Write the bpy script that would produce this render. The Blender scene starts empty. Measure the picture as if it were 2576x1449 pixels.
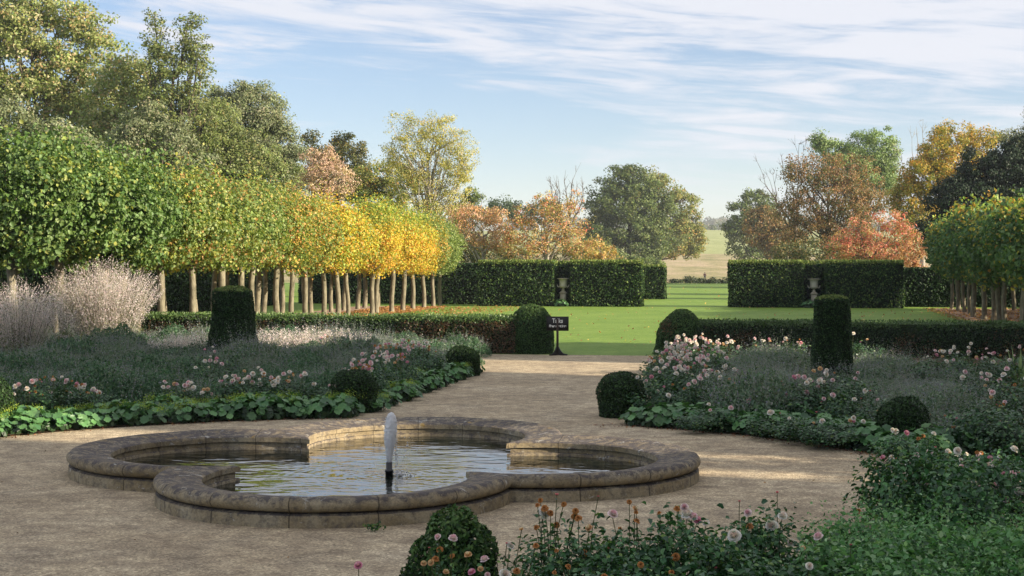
import bpy, math, random
import numpy as np
from mathutils import Vector
sc = bpy.context.scene
C = sc.collection
R = math.radians

# ---------------------------------------------------------------- camera, sky, sun, exposure
H, F, HY, CX = 2.9, 3900.0, 650.0, 1288.0          # eye height; the photo measured on a 2576x1449 grid
cd = bpy.data.cameras.new('camera'); cam = bpy.data.objects.new('camera', cd); C.objects.link(cam)
cam.location = (0, 0, H); cam.rotation_euler = (R(90), 0, 0)
cd.sensor_width = 36; cd.lens = 36 * F / 2576; cd.shift_y = -(724.5 - HY) / 2576
cd.clip_start = .1; cd.clip_end = 20000
sc.camera = cam
SUN_EL, SUN_AZ = 21.0, 110.0                        # azimuth clockwise from +Y
S = Vector((math.sin(R(SUN_AZ)) * math.cos(R(SUN_EL)), math.cos(R(SUN_AZ)) * math.cos(R(SUN_EL)), math.sin(R(SUN_EL))))
ld = bpy.data.lights.new('sun', 'SUN'); ld.energy = 5.0; ld.angle = R(.5); ld.color = (1, .87, .68)
lo = bpy.data.objects.new('sun', ld); C.objects.link(lo); lo.rotation_euler = S.to_track_quat('Z', 'Y').to_euler()
sc.view_settings.view_transform = 'Standard'; sc.view_settings.look = 'None'
sc.view_settings.gamma = 1; sc.view_settings.use_curve_mapping = False
sc.view_settings.exposure = 1.25
sc.render.engine = 'CYCLES'
cy = sc.cycles
cy.max_bounces = 6; cy.diffuse_bounces = 3; cy.glossy_bounces = 3; cy.transmission_bounces = 4
cy.transparent_max_bounces = 8; cy.volume_bounces = 0; cy.use_denoising = True
cy.caustics_reflective = False; cy.caustics_refractive = False; cy.sample_clamp_indirect = 4

W = bpy.data.worlds.new('World'); sc.world = W; W.use_nodes = True
def N(nt, t, loc=None, **kw):
    n = nt.nodes.new(t)
    for k, v in kw.items(): setattr(n, k, v)
    return n
def L(nt, a, b): nt.links.new(a, b)
def sky_world():
    nt = W.node_tree; nt.nodes.clear()
    out = N(nt, 'ShaderNodeOutputWorld'); bg = N(nt, 'ShaderNodeBackground'); bg.inputs[1].default_value = .108
    sk = N(nt, 'ShaderNodeTexSky'); sk.sky_type = 'NISHITA'; sk.sun_disc = False
    sk.sun_elevation = R(SUN_EL); sk.sun_rotation = R(SUN_AZ); sk.altitude = 1200; sk.air_density = 1.0; sk.dust_density = .12; sk.ozone_density = 2.5
    tc = N(nt, 'ShaderNodeTexCoord')
    sep = N(nt, 'ShaderNodeSeparateXYZ'); L(nt, tc.outputs['Generated'], sep.inputs[0])
    def m(op, a, b=None, c=None):
        n = N(nt, 'ShaderNodeMath', operation=op)
        for i, v in enumerate((a, b, c)):
            if v is None: continue
            if isinstance(v, (int, float)): n.inputs[i].default_value = v
            else: L(nt, v, n.inputs[i])
        return n.outputs[0]
    az = m('ARCTAN2', sep.outputs[0], sep.outputs[1]); el = m('ARCSINE', sep.outputs[2])
    el2 = m('ADD', el, m('MULTIPLY', az, .075))             # the streaks sink to the right
    def noise(sx, sy, off, det, rough, dist):
        cb = N(nt, 'ShaderNodeCombineXYZ')
        L(nt, m('MULTIPLY', az, sx), cb.inputs[0]); L(nt, m('MULTIPLY', el2, sy), cb.inputs[1]); cb.inputs[2].default_value = off
        n = N(nt, 'ShaderNodeTexNoise'); n.inputs['Scale'].default_value = 1; n.inputs['Detail'].default_value = det
        n.inputs['Roughness'].default_value = rough; n.inputs['Distortion'].default_value = dist
        L(nt, cb.outputs[0], n.inputs['Vector']); return n.outputs[0]
    big = noise(4.2, 26, 3.7, 3, .5, .3); mid = noise(9, 85, 1.3, 6, .62, .6); fine = noise(26, 200, 8.1, 4, .65, .4)
    s = m('ADD', m('MULTIPLY', big, .46), m('ADD', m('MULTIPLY', mid, .42), m('MULTIPLY', fine, .10)))
    # thicker veil high up and to the right
    s = m('ADD', s, m('MULTIPLY', m('SUBTRACT', el, .085), 1.15)); s = m('ADD', s, m('MULTIPLY', az, .13))
    mr = N(nt, 'ShaderNodeMapRange'); mr.interpolation_type = 'SMOOTHSTEP'
    mr.inputs['From Min'].default_value = .465; mr.inputs['From Max'].default_value = .615
    mr.inputs['To Min'].default_value = 0.0; mr.inputs['To Max'].default_value = .93; L(nt, s, mr.inputs['Value'])
    hs = N(nt, 'ShaderNodeMix', data_type='RGBA', blend_type='MULTIPLY'); hs.inputs[0].default_value = 1
    L(nt, sk.outputs[0], hs.inputs[6]); hs.inputs[7].default_value = (.61, .572, .588, 1)
    mx = N(nt, 'ShaderNodeMix', data_type='RGBA'); L(nt, mr.outputs[0], mx.inputs[0]); L(nt, hs.outputs[2], mx.inputs[6])
    mx.inputs[7].default_value = (3.35, 3.42, 3.72, 1)
    L(nt, mx.outputs[2], bg.inputs[0]); L(nt, bg.outputs[0], out.inputs[0])
sky_world()

# ---------------------------------------------------------------- frames of reference
TA = 657 / F; YAW = math.atan(TA); SU, CU = math.sin(YAW), math.cos(YAW)
OX, OY = 2.85, 48.1                                   # where the garden's axis meets the low hedges
def G(a, b, z=0.0): return Vector((OX + a * CU + b * SU, OY - a * SU + b * CU, z))
def toG(x, y): dx, dy = x - OX, y - OY; return (dx * CU - dy * SU, dx * SU + dy * CU)
def at(x, y, h=0.0):
    Z = F * (H - h) / (y - HY); return Vector(((x - CX) / F * Z, Z, h))
def px(x, Z, h=0.0): return Vector(((x - CX) / F * Z, Z, h))
def hz(y, Z): return H - (y - HY) * Z / F

# ---------------------------------------------------------------- object helpers
def tag(o, label=None, cat=None, group=None, kind=None):
    if label: o['label'] = label
    if cat: o['category'] = cat
    if group: o['group'] = group
    if kind: o['kind'] = kind
    return o
def empty(name, loc, rz=0.0, label=None, cat=None, group=None):
    o = bpy.data.objects.new(name, None); C.objects.link(o); o.location = loc; o.rotation_euler = (0, 0, rz)
    o.empty_display_size = .2
    return tag(o, label, cat, group)
def link(name, me, parent=None, loc=None, rz=0.0):
    o = bpy.data.objects.new(name, me); C.objects.link(o)
    if parent: o.parent = parent
    if loc is not None: o.location = loc
    o.rotation_euler = (0, 0, rz)
    return o
class MB:
    """collects vertices and faces (with one colour per face) into one mesh"""
    def __init__(s): s.v = []; s.f = []; s.n = 0
    def add(s, V, Fa, col=None):
        V = np.asarray(V, dtype=np.float32).reshape(-1, 3); Fa = np.asarray(Fa, dtype=np.int32)
        if col is None: col = np.full((len(Fa), 3), .5, np.float32)
        col = np.asarray(col, np.float32)
        if col.ndim == 1: col = np.tile(col, (len(Fa), 1))
        s.v.append(V); s.f.append((Fa + s.n, col)); s.n += len(V)
    def mesh(s, name, mat, smooth=False):
        me = bpy.data.meshes.new(name)
        V = np.concatenate(s.v); me.vertices.add(len(V)); me.vertices.foreach_set('co', V.ravel())
        idx = np.concatenate([f.ravel() for f, c in s.f]); cnt = np.concatenate([np.full(len(f), f.shape[1], np.int32) for f, c in s.f])
        col = np.concatenate([c for f, c in s.f])
        me.loops.add(len(idx)); me.loops.foreach_set('vertex_index', idx)
        me.polygons.add(len(cnt)); me.polygons.foreach_set('loop_start', np.concatenate([[0], np.cumsum(cnt)[:-1]]).astype(np.int32))
        me.update(calc_edges=True)
        at_ = me.attributes.new('col', 'FLOAT_COLOR', 'FACE')
        at_.data.foreach_set('color', np.concatenate([col, np.ones((len(col), 1), np.float32)], 1).astype(np.float32).ravel())
        if smooth: me.polygons.foreach_set('use_smooth', np.ones(len(cnt), bool))
        me.materials.append(mat); me.update()
        return me
    def build(s, name, mat, parent=None, loc=None, rz=0.0, smooth=False):
        return link(name, s.mesh(name, mat, smooth), parent, loc, rz)
def norm(a): return a / np.maximum(np.linalg.norm(a, axis=1, keepdims=True), 1e-9)
def leaves(mb, P, Nn, size, aspect, rng, col, kind='kite', droop=None):
    """leaf faces at P facing Nn; size per leaf"""
    n = len(P); Nn = norm(Nn)
    T = rng.normal(size=(n, 3)) if droop is None else rng.normal(size=(n, 3)) * droop[1] + np.array(droop[0])
    T = norm(T - (T * Nn).sum(1, keepdims=True) * Nn); B = np.cross(Nn, T)
    s = np.asarray(size).reshape(-1, 1) * np.ones((n, 1)); w = s * aspect
    if kind == 'kite':
        V = np.stack([P - T * s * .5, P + B * w * .5 + Nn * w * .12, P + T * s * .5, P - B * w * .5 + Nn * w * .12], 1)
        mb.add(V.reshape(-1, 3), np.arange(n * 4).reshape(n, 4), col)
    elif kind == 'ovate':                              # folded along the midrib
        up = Nn * w * .22
        V = np.stack([P - T * s * .5, P - T * s * .18 + B * w * .5 + up, P + T * s * .22 + B * w * .38 + up, P + T * s * .5 - Nn * s * .1,
                      P + T * s * .22 - B * w * .38 + up, P - T * s * .18 - B * w * .5 + up], 1)
        f = (np.arange(n) * 6)[:, None]
        mb.add(V.reshape(-1, 3), np.concatenate([f + np.array([[0, 1, 2, 3]]), f + np.array([[0, 3, 4, 5]])]), np.concatenate([col, col]))
def tube(mb, pts, rad, col=(.5, .5, .5), k=6):
    pts = np.asarray(pts, float); n = len(pts); rad = np.asarray(rad, float) * np.ones(n)
    d = np.gradient(pts, axis=0); d = norm(d)
    ref = np.where(np.abs(d[:, 2:3]) > .9, np.array([[1., 0, 0]]), np.array([[0, 0, 1.]]))
    a = norm(np.cross(d, ref)); b = np.cross(d, a)
    for i in range(1, n):                               # keep the frame from flipping
        if (a[i] * a[i - 1]).sum() < 0: a[i] *= -1; b[i] *= -1
    th = np.arange(k) * 2 * math.pi / k
    V = pts[:, None] + rad[:, None, None] * (np.cos(th)[None, :, None] * a[:, None] + np.sin(th)[None, :, None] * b[:, None])
    f = []
    for i in range(n - 1):
        for j in range(k):
            f.append((i * k + j, i * k + (j + 1) % k, (i + 1) * k + (j + 1) % k, (i + 1) * k + j))
    mb.add(V.reshape(-1, 3), f, col)
def lathe(mb, prof, k=32, col=(.5, .5, .5), c=(0, 0)):
    prof = np.asarray(prof, float); n = len(prof); th = np.arange(k) * 2 * math.pi / k
    V = np.stack([c[0] + prof[:, 0:1] * np.cos(th), c[1] + prof[:, 0:1] * np.sin(th), prof[:, 1:2] * np.ones((1, k))], 2)
    f = [(i * k + j, i * k + (j + 1) % k, (i + 1) * k + (j + 1) % k, (i + 1) * k + j) for i in range(n - 1) for j in range(k)]
    mb.add(V.reshape(-1, 3), f, col)
def box(mb, x0, x1, y0, y1, z0, z1, col=(.5, .5, .5)):
    V = [(x, y, z) for z in (z0, z1) for y in (y0, y1) for x in (x0, x1)]
    mb.add(V, [(0, 2, 3, 1), (4, 5, 7, 6), (0, 1, 5, 4), (2, 6, 7, 3), (1, 3, 7, 5), (0, 4, 6, 2)], col)
def wob(P, sc_, seed=0.0):
    """cheap smooth noise, about -1..1"""
    x, y, z = P[:, 0] * sc_, P[:, 1] * sc_, P[:, 2] * sc_
    return (np.sin(x * 1.3 + y * .7 + seed) * np.cos(y * 1.1 - z * .9 + seed * 2.1) + np.sin(z * 1.7 + x * .6 + seed * .7) * .7 + np.sin(x * 2.9 - z * 2.3 + y * 3.1 + seed * 1.9) * .45) / 1.9
def pick(pal, n, rng, base=None, keep=.55, jit=.22):
    c = np.array([p[0] for p in pal], float); w = np.array([p[1] for p in pal], float); w /= w.sum()
    k = rng.choice(len(pal), n, p=w)
    if base is not None: k = np.where(rng.random(n) < keep, base, k)
    return (c[k] * (1 + rng.uniform(-jit, jit, (n, 1))) * (1 + rng.uniform(-.08, .08, (n, 3)))).astype(np.float32)

# ---------------------------------------------------------------- materials
def mat(name, rough=.7, spec=.3):
    m = bpy.data.materials.new(name); m.use_nodes = True; nt = m.node_tree
    b = nt.nodes['Principled BSDF']; b.inputs['Roughness'].default_value = rough; b.inputs['Specular IOR Level'].default_value = spec
    return m, nt, b
def noise(nt, vec, scale, detail=4, rough=.55, dist=0):
    n = N(nt, 'ShaderNodeTexNoise'); n.inputs['Scale'].default_value = scale; n.inputs['Detail'].default_value = detail
    n.inputs['Roughness'].default_value = rough; n.inputs['Distortion'].default_value = dist
    if vec is not None: L(nt, vec, n.inputs['Vector'])
    return n.outputs[0]
def ramp(nt, val, stops):
    r = N(nt, 'ShaderNodeValToRGB'); e = r.color_ramp.elements
    while len(e) < len(stops): e.new(.5)
    for i, (p, c) in enumerate(stops): e[i].position = p; e[i].color = (*c, 1) if len(c) == 3 else c
    L(nt, val, r.inputs[0]); return r.outputs[0]
def mixc(nt, fac, a, b, bt='MIX'):
    n = N(nt, 'ShaderNodeMix', data_type='RGBA', blend_type=bt)
    for i, v in ((0, fac), (6, a), (7, b)):
        if isinstance(v, (int, float)): n.inputs[i].default_value = v
        elif isinstance(v, tuple): n.inputs[i].default_value = (*v, 1)
        else: L(nt, v, n.inputs[i])
    return n.outputs[2]
def bump(nt, b, h, st, dist):
    n = N(nt, 'ShaderNodeBump'); n.inputs['Strength'].default_value = st; n.inputs['Distance'].default_value = dist
    L(nt, h, n.inputs['Height']); L(nt, n.outputs[0], b.inputs['Normal']); return n
def leafmat(name, trans=.35, rough=.55, spec=.25):
    m, nt, b = mat(name, rough, spec)
    a = N(nt, 'ShaderNodeAttribute'); a.attribute_name = 'col'; L(nt, a.outputs['Color'], b.inputs['Base Color'])
    if trans:
        t = N(nt, 'ShaderNodeBsdfTranslucent'); c = mixc(nt, 1.0, a.outputs['Color'], (1.12, 1.2, .7), 'MULTIPLY'); L(nt, c, t.inputs[0])
        mx = N(nt, 'ShaderNodeMixShader'); mx.inputs[0].default_value = trans
        L(nt, b.outputs[0], mx.inputs[1]); L(nt, t.outputs[0], mx.inputs[2]); L(nt, mx.outputs[0], nt.nodes['Material Output'].inputs[0])
    return m
LEAF = leafmat('leaf', .35, .5, .35); NEEDLE = leafmat('clipped_leaf', .12, .55, .18); PETAL = leafmat('petal', .3, .6, .2)
GLOSSY = leafmat('glossy_leaf', .22, .42, .4)
def barkmat(name, c1, c2, sc_=6):
    m, nt, b = mat(name, .9, .15); tc = N(nt, 'ShaderNodeTexCoord'); mp = N(nt, 'ShaderNodeMapping'); mp.inputs['Scale'].default_value = (1, 1, .35)
    L(nt, tc.outputs['Object'], mp.inputs[0]); f = noise(nt, mp.outputs[0], sc_, 6, .65)
    L(nt, ramp(nt, f, [(.3, c1), (.7, c2)]), b.inputs['Base Color']); bump(nt, b, noise(nt, mp.outputs[0], sc_ * 3, 5, .7), .6, .03); return m
BARK = barkmat('bark', (.05, .04, .03), (.16, .13, .1)); LIMEBARK = barkmat('lime_bark', (.07, .065, .04), (.3, .265, .19), 7)
PALEBARK = barkmat('pale_bark', (.22, .19, .15), (.42, .38, .33)); STEM = barkmat('stem', (.05, .07, .03), (.12, .13, .05), 30)

def gravelmat():
    m, nt, b = mat('gravel', .92, .15); tc = N(nt, 'ShaderNodeTexCoord'); v = tc.outputs['Object']
    big = noise(nt, v, .45, 5, .6, .6); mid = noise(nt, v, 3.5, 5, .65)
    vo = N(nt, 'ShaderNodeTexVoronoi'); vo.inputs['Scale'].default_value = 55; L(nt, v, vo.inputs['Vector'])
    vb = N(nt, 'ShaderNodeTexVoronoi'); vb.inputs['Scale'].default_value = 26; vb.inputs['Randomness'].default_value = 1; L(nt, v, vb.inputs['Vector'])
    c = ramp(nt, big, [(.3, (.34, .283, .2)), (.55, (.445, .38, .275)), (.75, (.51, .445, .335))])
    st = N(nt, 'ShaderNodeSeparateColor'); L(nt, vo.outputs['Color'], st.inputs[0])
    peb = ramp(nt, st.outputs[0], [(0, (.35, .32, .28)), (.35, (.8, .77, .73)), (.75, (1.15, 1.1, 1.03)), (1, (1.9, 1.85, 1.72))])
    st2 = N(nt, 'ShaderNodeSeparateColor'); L(nt, vb.outputs['Color'], st2.inputs[0])
    peb2 = ramp(nt, st2.outputs[1], [(0, (.62, .6, .58)), (.4, (.95, .93, .9)), (1, (1.18, 1.16, 1.12))])
    c = mixc(nt, .7, c, peb, 'MULTIPLY'); c = mixc(nt, .4, c, peb2, 'MULTIPLY')
    c = mixc(nt, ramp(nt, mid, [(.35, (.6, .6, .6)), (.6, (0, 0, 0))]), c, (.16, .12, .085))
    c = mixc(nt, .9, c, ramp(nt, noise(nt, v, 1.1, 4, .6, 1.2), [(.35, (.8, .8, .81)), (.6, (1.1, 1.09, 1.06))]), 'MULTIPLY')
    L(nt, c, b.inputs['Base Color']); bump(nt, b, vo.outputs['Distance'], .7, .012); return m
GRAVEL = gravelmat()
def lawnmat():
    m, nt, b = mat('lawn', .75, .15); tc = N(nt, 'ShaderNodeTexCoord'); v = tc.outputs['Object']
    n1 = noise(nt, v, .35, 5, .6); n2 = noise(nt, v, 9, 6, .75); n3 = noise(nt, v, 2.2, 4, .6, .5)
    c = ramp(nt, n1, [(.3, (.125, .215, .032)), (.7, (.185, .27, .055))])
    c = mixc(nt, .9, c, ramp(nt, n2, [(.3, (.6, .66, .6)), (.7, (1.35, 1.25, 1.2))]), 'MULTIPLY')
    c = mixc(nt, .8, c, ramp(nt, n3, [(.32, (.74, .84, .8)), (.65, (1.14, 1.1, 1.1))]), 'MULTIPLY')
    L(nt, c, b.inputs['Base Color']); bump(nt, b, n2, .8, .05); return m
LAWN = lawnmat()
def groundmat():
    m, nt, b = mat('field_grass', .9, .1); g = N(nt, 'ShaderNodeNewGeometry'); sp = N(nt, 'ShaderNodeSeparateXYZ'); L(nt, g.outputs['Position'], sp.inputs[0])
    mp = N(nt, 'ShaderNodeMapping'); mp.inputs['Scale'].default_value = (1, .35, 1); L(nt, g.outputs['Position'], mp.inputs[0])
    n1 = noise(nt, mp.outputs[0], .09, 6, .65, .5); n2 = noise(nt, mp.outputs[0], .9, 6, .7)
    straw = ramp(nt, n1, [(.35, (.18, .18, .07)), (.5, (.31, .265, .14)), (.65, (.4, .31, .2))])
    green = ramp(nt, n1, [(.35, (.24, .27, .1)), (.65, (.33, .35, .15))])
    def mr(a, z):
        n = N(nt, 'ShaderNodeMapRange'); n.inputs[1].default_value = a; n.inputs[2].default_value = z; L(nt, sp.outputs[1], n.inputs[0]); return n.outputs[0]
    c = mixc(nt, mr(600, 622), straw, green); c = mixc(nt, mr(196, 186), c, (.1, .14, .04))
    c = mixc(nt, .8, c, ramp(nt, n2, [(.3, (.7, .72, .7)), (.7, (1.25, 1.22, 1.2))]), 'MULTIPLY')
    L(nt, c, b.inputs['Base Color']); bump(nt, b, n2, .8, .4); return m
def soilmat():
    m, nt, b = mat('soil', .95, .1); tc = N(nt, 'ShaderNodeTexCoord'); f = noise(nt, tc.outputs['Object'], 9, 6, .7)
    L(nt, ramp(nt, f, [(.3, (.035, .025, .016)), (.7, (.11, .075, .045))]), b.inputs['Base Color']); bump(nt, b, f, 1, .05); return m
SOIL = soilmat()
def stonemat(name='weathered_stone', joints=True, dark=.5, pale=1.0):
    m, nt, b = mat(name, .88, .2); tc = N(nt, 'ShaderNodeTexCoord'); v = tc.outputs['Object']
    n1 = noise(nt, v, 1.6, 6, .65, .4); n2 = noise(nt, v, 9, 8, .78, .3); n3 = noise(nt, v, 40, 4, .7); n4 = noise(nt, v, 4.2, 5, .75, 1.2)
    c = ramp(nt, n1, [(.3, (.2 * pale, .155 * pale ** 1.3, .085 * pale ** 1.9)), (.5, (.3 * pale, .245 * pale ** 1.3, .155 * pale ** 1.9)), (.7, (.38 * pale, .335 * pale ** 1.2, .24 * pale ** 1.8))])
    c = mixc(nt, .75, c, ramp(nt, n3, [(.3, (.72, .7, .68)), (.7, (1.2, 1.2, 1.2))]), 'MULTIPLY')
    g = N(nt, 'ShaderNodeNewGeometry'); sn = N(nt, 'ShaderNodeSeparateXYZ'); L(nt, g.outputs['Normal'], sn.inputs[0])
    # black lichen blotches, thickest on the weather side (faces turned up)
    up = N(nt, 'ShaderNodeMapRange'); up.inputs[1].default_value = .1; up.inputs[2].default_value = .9; up.inputs[3].default_value = -.045; up.inputs[4].default_value = .095; L(nt, sn.outputs[2], up.inputs[0])
    ad = N(nt, 'ShaderNodeMath', operation='ADD'); L(nt, n2, ad.inputs[0]); L(nt, up.outputs[0], ad.inputs[1])
    fac = ramp(nt, ad.outputs[0], [(.44, (0, 0, 0)), (.50, (dark * .7,) * 3), (.56, (dark * 1.0,) * 3), (.60, (dark * 1.8,) * 3)])
    c = mixc(nt, fac, c, (.062, .055, .06)); c = mixc(nt, ramp(nt, noise(nt, v, 26, 6, .8, .4), [(.60, (0, 0, 0)), (.66, (.6, .6, .6))]), c, (.4, .36, .3))
    c = mixc(nt, ramp(nt, n4, [(.62, (0, 0, 0)), (.66, (.75, .75, .75))]), c, (.42, .41, .37))
    c = mixc(nt, ramp(nt, noise(nt, v, 2.7, 4, .6, 1), [(.66, (0, 0, 0)), (.72, (.7, .7, .7))]), c, (.33, .22, .06))
    h = n2
    if joints:
        a = N(nt, 'ShaderNodeAttribute'); a.attribute_name = 'arc'
        fr = N(nt, 'ShaderNodeMath', operation='FRACT'); L(nt, a.outputs['Fac'], fr.inputs[0])
        pp = N(nt, 'ShaderNodeMath', operation='PINGPONG'); pp.inputs[1].default_value = .5; L(nt, fr.outputs[0], pp.inputs[0])
        j = ramp(nt, pp.outputs[0], [(.0, (1, 1, 1)), (.012, (0, 0, 0))])
        c = mixc(nt, j, c, (.03, .025, .02))
    L(nt, c, b.inputs['Base Color']); bp = bump(nt, b, n2, .7, .03)
    b2 = N(nt, 'ShaderNodeBump'); b2.inputs['Strength'].default_value = .6; b2.inputs['Distance'].default_value = .008; L(nt, n3, b2.inputs['Height']); L(nt, bp.outputs[0], b2.inputs['Normal']); L(nt, b2.outputs[0], b.inputs['Normal'])
    return m
STONE = stonemat(); URN = stonemat('pale_stone', False, .08, 1.5)
def plainmat(name, c, rough=.7, spec=.3, bsc=30, bst=.3):
    m, nt, b = mat(name, rough, spec); tc = N(nt, 'ShaderNodeTexCoord'); f = noise(nt, tc.outputs['Object'], bsc, 5, .6)
    L(nt, mixc(nt, 1.0, (*c,), ramp(nt, f, [(.3, (.75, .75, .75)), (.7, (1.2, 1.2, 1.2))]), 'MULTIPLY'), b.inputs['Base Color']); bump(nt, b, f, bst, .005); return m
def tone(name, c1, c2, sc_):
    m, nt, b = mat(name, .9, .1); tc = N(nt, 'ShaderNodeTexCoord'); f = noise(nt, tc.outputs['Object'], sc_, 6, .65)
    L(nt, ramp(nt, f, [(.35, c1), (.65, c2)]), b.inputs['Base Color']); bump(nt, b, f, .5, .05); return m

# ================================================================ THE SETTING
def gz(x, y):
    pts = [(-50, 0), (178, 0), (198, -2.3), (345, -2.25), (600, 4.2), (640, 4.8), (1120, 21.5), (1500, 15), (2300, 38), (2700, 40), (9000, 40)]
    z = np.interp(y, [p[0] for p in pts], [p[1] for p in pts])
    k = np.clip((y - 700) / 1500, 0, 1)
    return z + k * 7 * np.sin(x * .0031 + 1.0) + np.clip((y - 250) / 900, 0, 1) * .8 * np.sin(x * .02)
def ground():
    ys = np.concatenate([[-60, 0, 60, 120, 170, 177], np.linspace(179, 700, 90), np.linspace(710, 3000, 90), [6000, 9000]])
    xs = np.concatenate([[-6000, -3000], np.linspace(-1200, 1200, 121), [3000, 6000]])
    X, Y = np.meshgrid(xs, ys); Z = gz(X, Y) - .012
    V = np.stack([X, Y, Z], 2).reshape(-1, 3); nx = len(xs)
    f = [(j * nx + i, j * nx + i + 1, (j + 1) * nx + i + 1, (j + 1) * nx + i) for j in range(len(ys) - 1) for i in range(nx - 1)]
    mb = MB(); mb.add(V, f); tag(mb.build('ground', groundmat(), smooth=True), kind='structure')
ground()
def sheet(name, ab, z, m, kind='structure'):
    me = bpy.data.meshes.new(name); me.from_pydata([G(a, b, z) for a, b in ab], [], [tuple(range(len(ab)))])
    me.materials.append(m); o = link(name, me); tag(o, kind=kind); return o
sheet('lawn', [(-60, -1.7), (60, -1.7), (60, 131), (-60, 131)], 0.0, LAWN)
sheet('gravel_path', [(-26, -46), (26, -46), (26, -1.75), (-26, -1.75)], .004, GRAVEL)
WALK = tone('walk_grit', (.3, .2, .14), (.42, .3, .22), 3)
sheet('path', [(-19.6, -1.0), (-14.2, -1.0), (-14.2, 43.5), (-19.6, 43.5)], .008, WALK)
sheet('path', [(14.2, 4), (19.6, 4), (19.6, 44), (14.2, 44)], .008, WALK)
FB = -28.5; RC = 8.15                                 # the round gravel court about the fountain
def arc(sa, sb, rc=RC, lim=2.1, side=2.1):
    t0 = math.acos((lim + .75) / rc); t1 = math.asin(side / rc)
    return [(sa * rc * math.cos(t), FB + sb * rc * math.sin(t)) for t in np.linspace(t0, t1, 24)]
sheet('flower_bed', arc(-1, 1) + [(-22, FB + 2.1), (-22, -1.8), (-3.7, -1.8), (-3.5, -7.0), (-2.4, -10.6)], .03, SOIL)
sheet('flower_bed', arc(1, 1, 7.8) + [(22, FB + 2.1), (22, -1.8), (2.35, -1.8)], .03, SOIL)
sheet('flower_bed', arc(1, -1) + [(22, FB - 2.1), (22, FB - 17), (2.1, FB - 17)], .03, SOIL)

# ================================================================ THE FOUNTAIN
FC = G(-.04, -27.55); LC = 2.12; JET = Vector((.17, -.75, 0))
def sweep_lobes(mb, prof, m=46):
    """revolve a (radius, z) profile about each of the four lobe centres, mitred on the diagonals"""
    arcs = []
    for q in range(4):
        rot = q * math.pi / 2; cr, sr = math.cos(rot), math.sin(rot); base = len(arcs)
        V = np.zeros((len(prof), m, 3)); A = np.zeros((len(prof), m))
        rr = np.array([p[0] for p in prof])
        for i, (rho, z) in enumerate(prof):
            rho_ = max(rho, LC / math.sqrt(2) + .001)
            xd = (LC + math.sqrt(2 * rho_ ** 2 - LC ** 2)) / 2
            th = math.atan2(xd, xd - LC)
            t = np.linspace(-th, th, m); lx, ly = rho * np.sin(t), LC + rho * np.cos(t)
            V[i, :, 0] = lx * cr - ly * sr; V[i, :, 1] = lx * sr + ly * cr; V[i, :, 2] = z
            A[i] = t * 2.0 / .9 + q * 3.3 + 100.5
        f = [(i * m + j, i * m + j + 1, (i + 1) * m + j + 1, (i + 1) * m + j) for i in range(len(prof) - 1) for j in range(m - 1)]
        mb.add(V.reshape(-1, 3), f); arcs.append(A.ravel())
    return np.concatenate(arcs)
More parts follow.
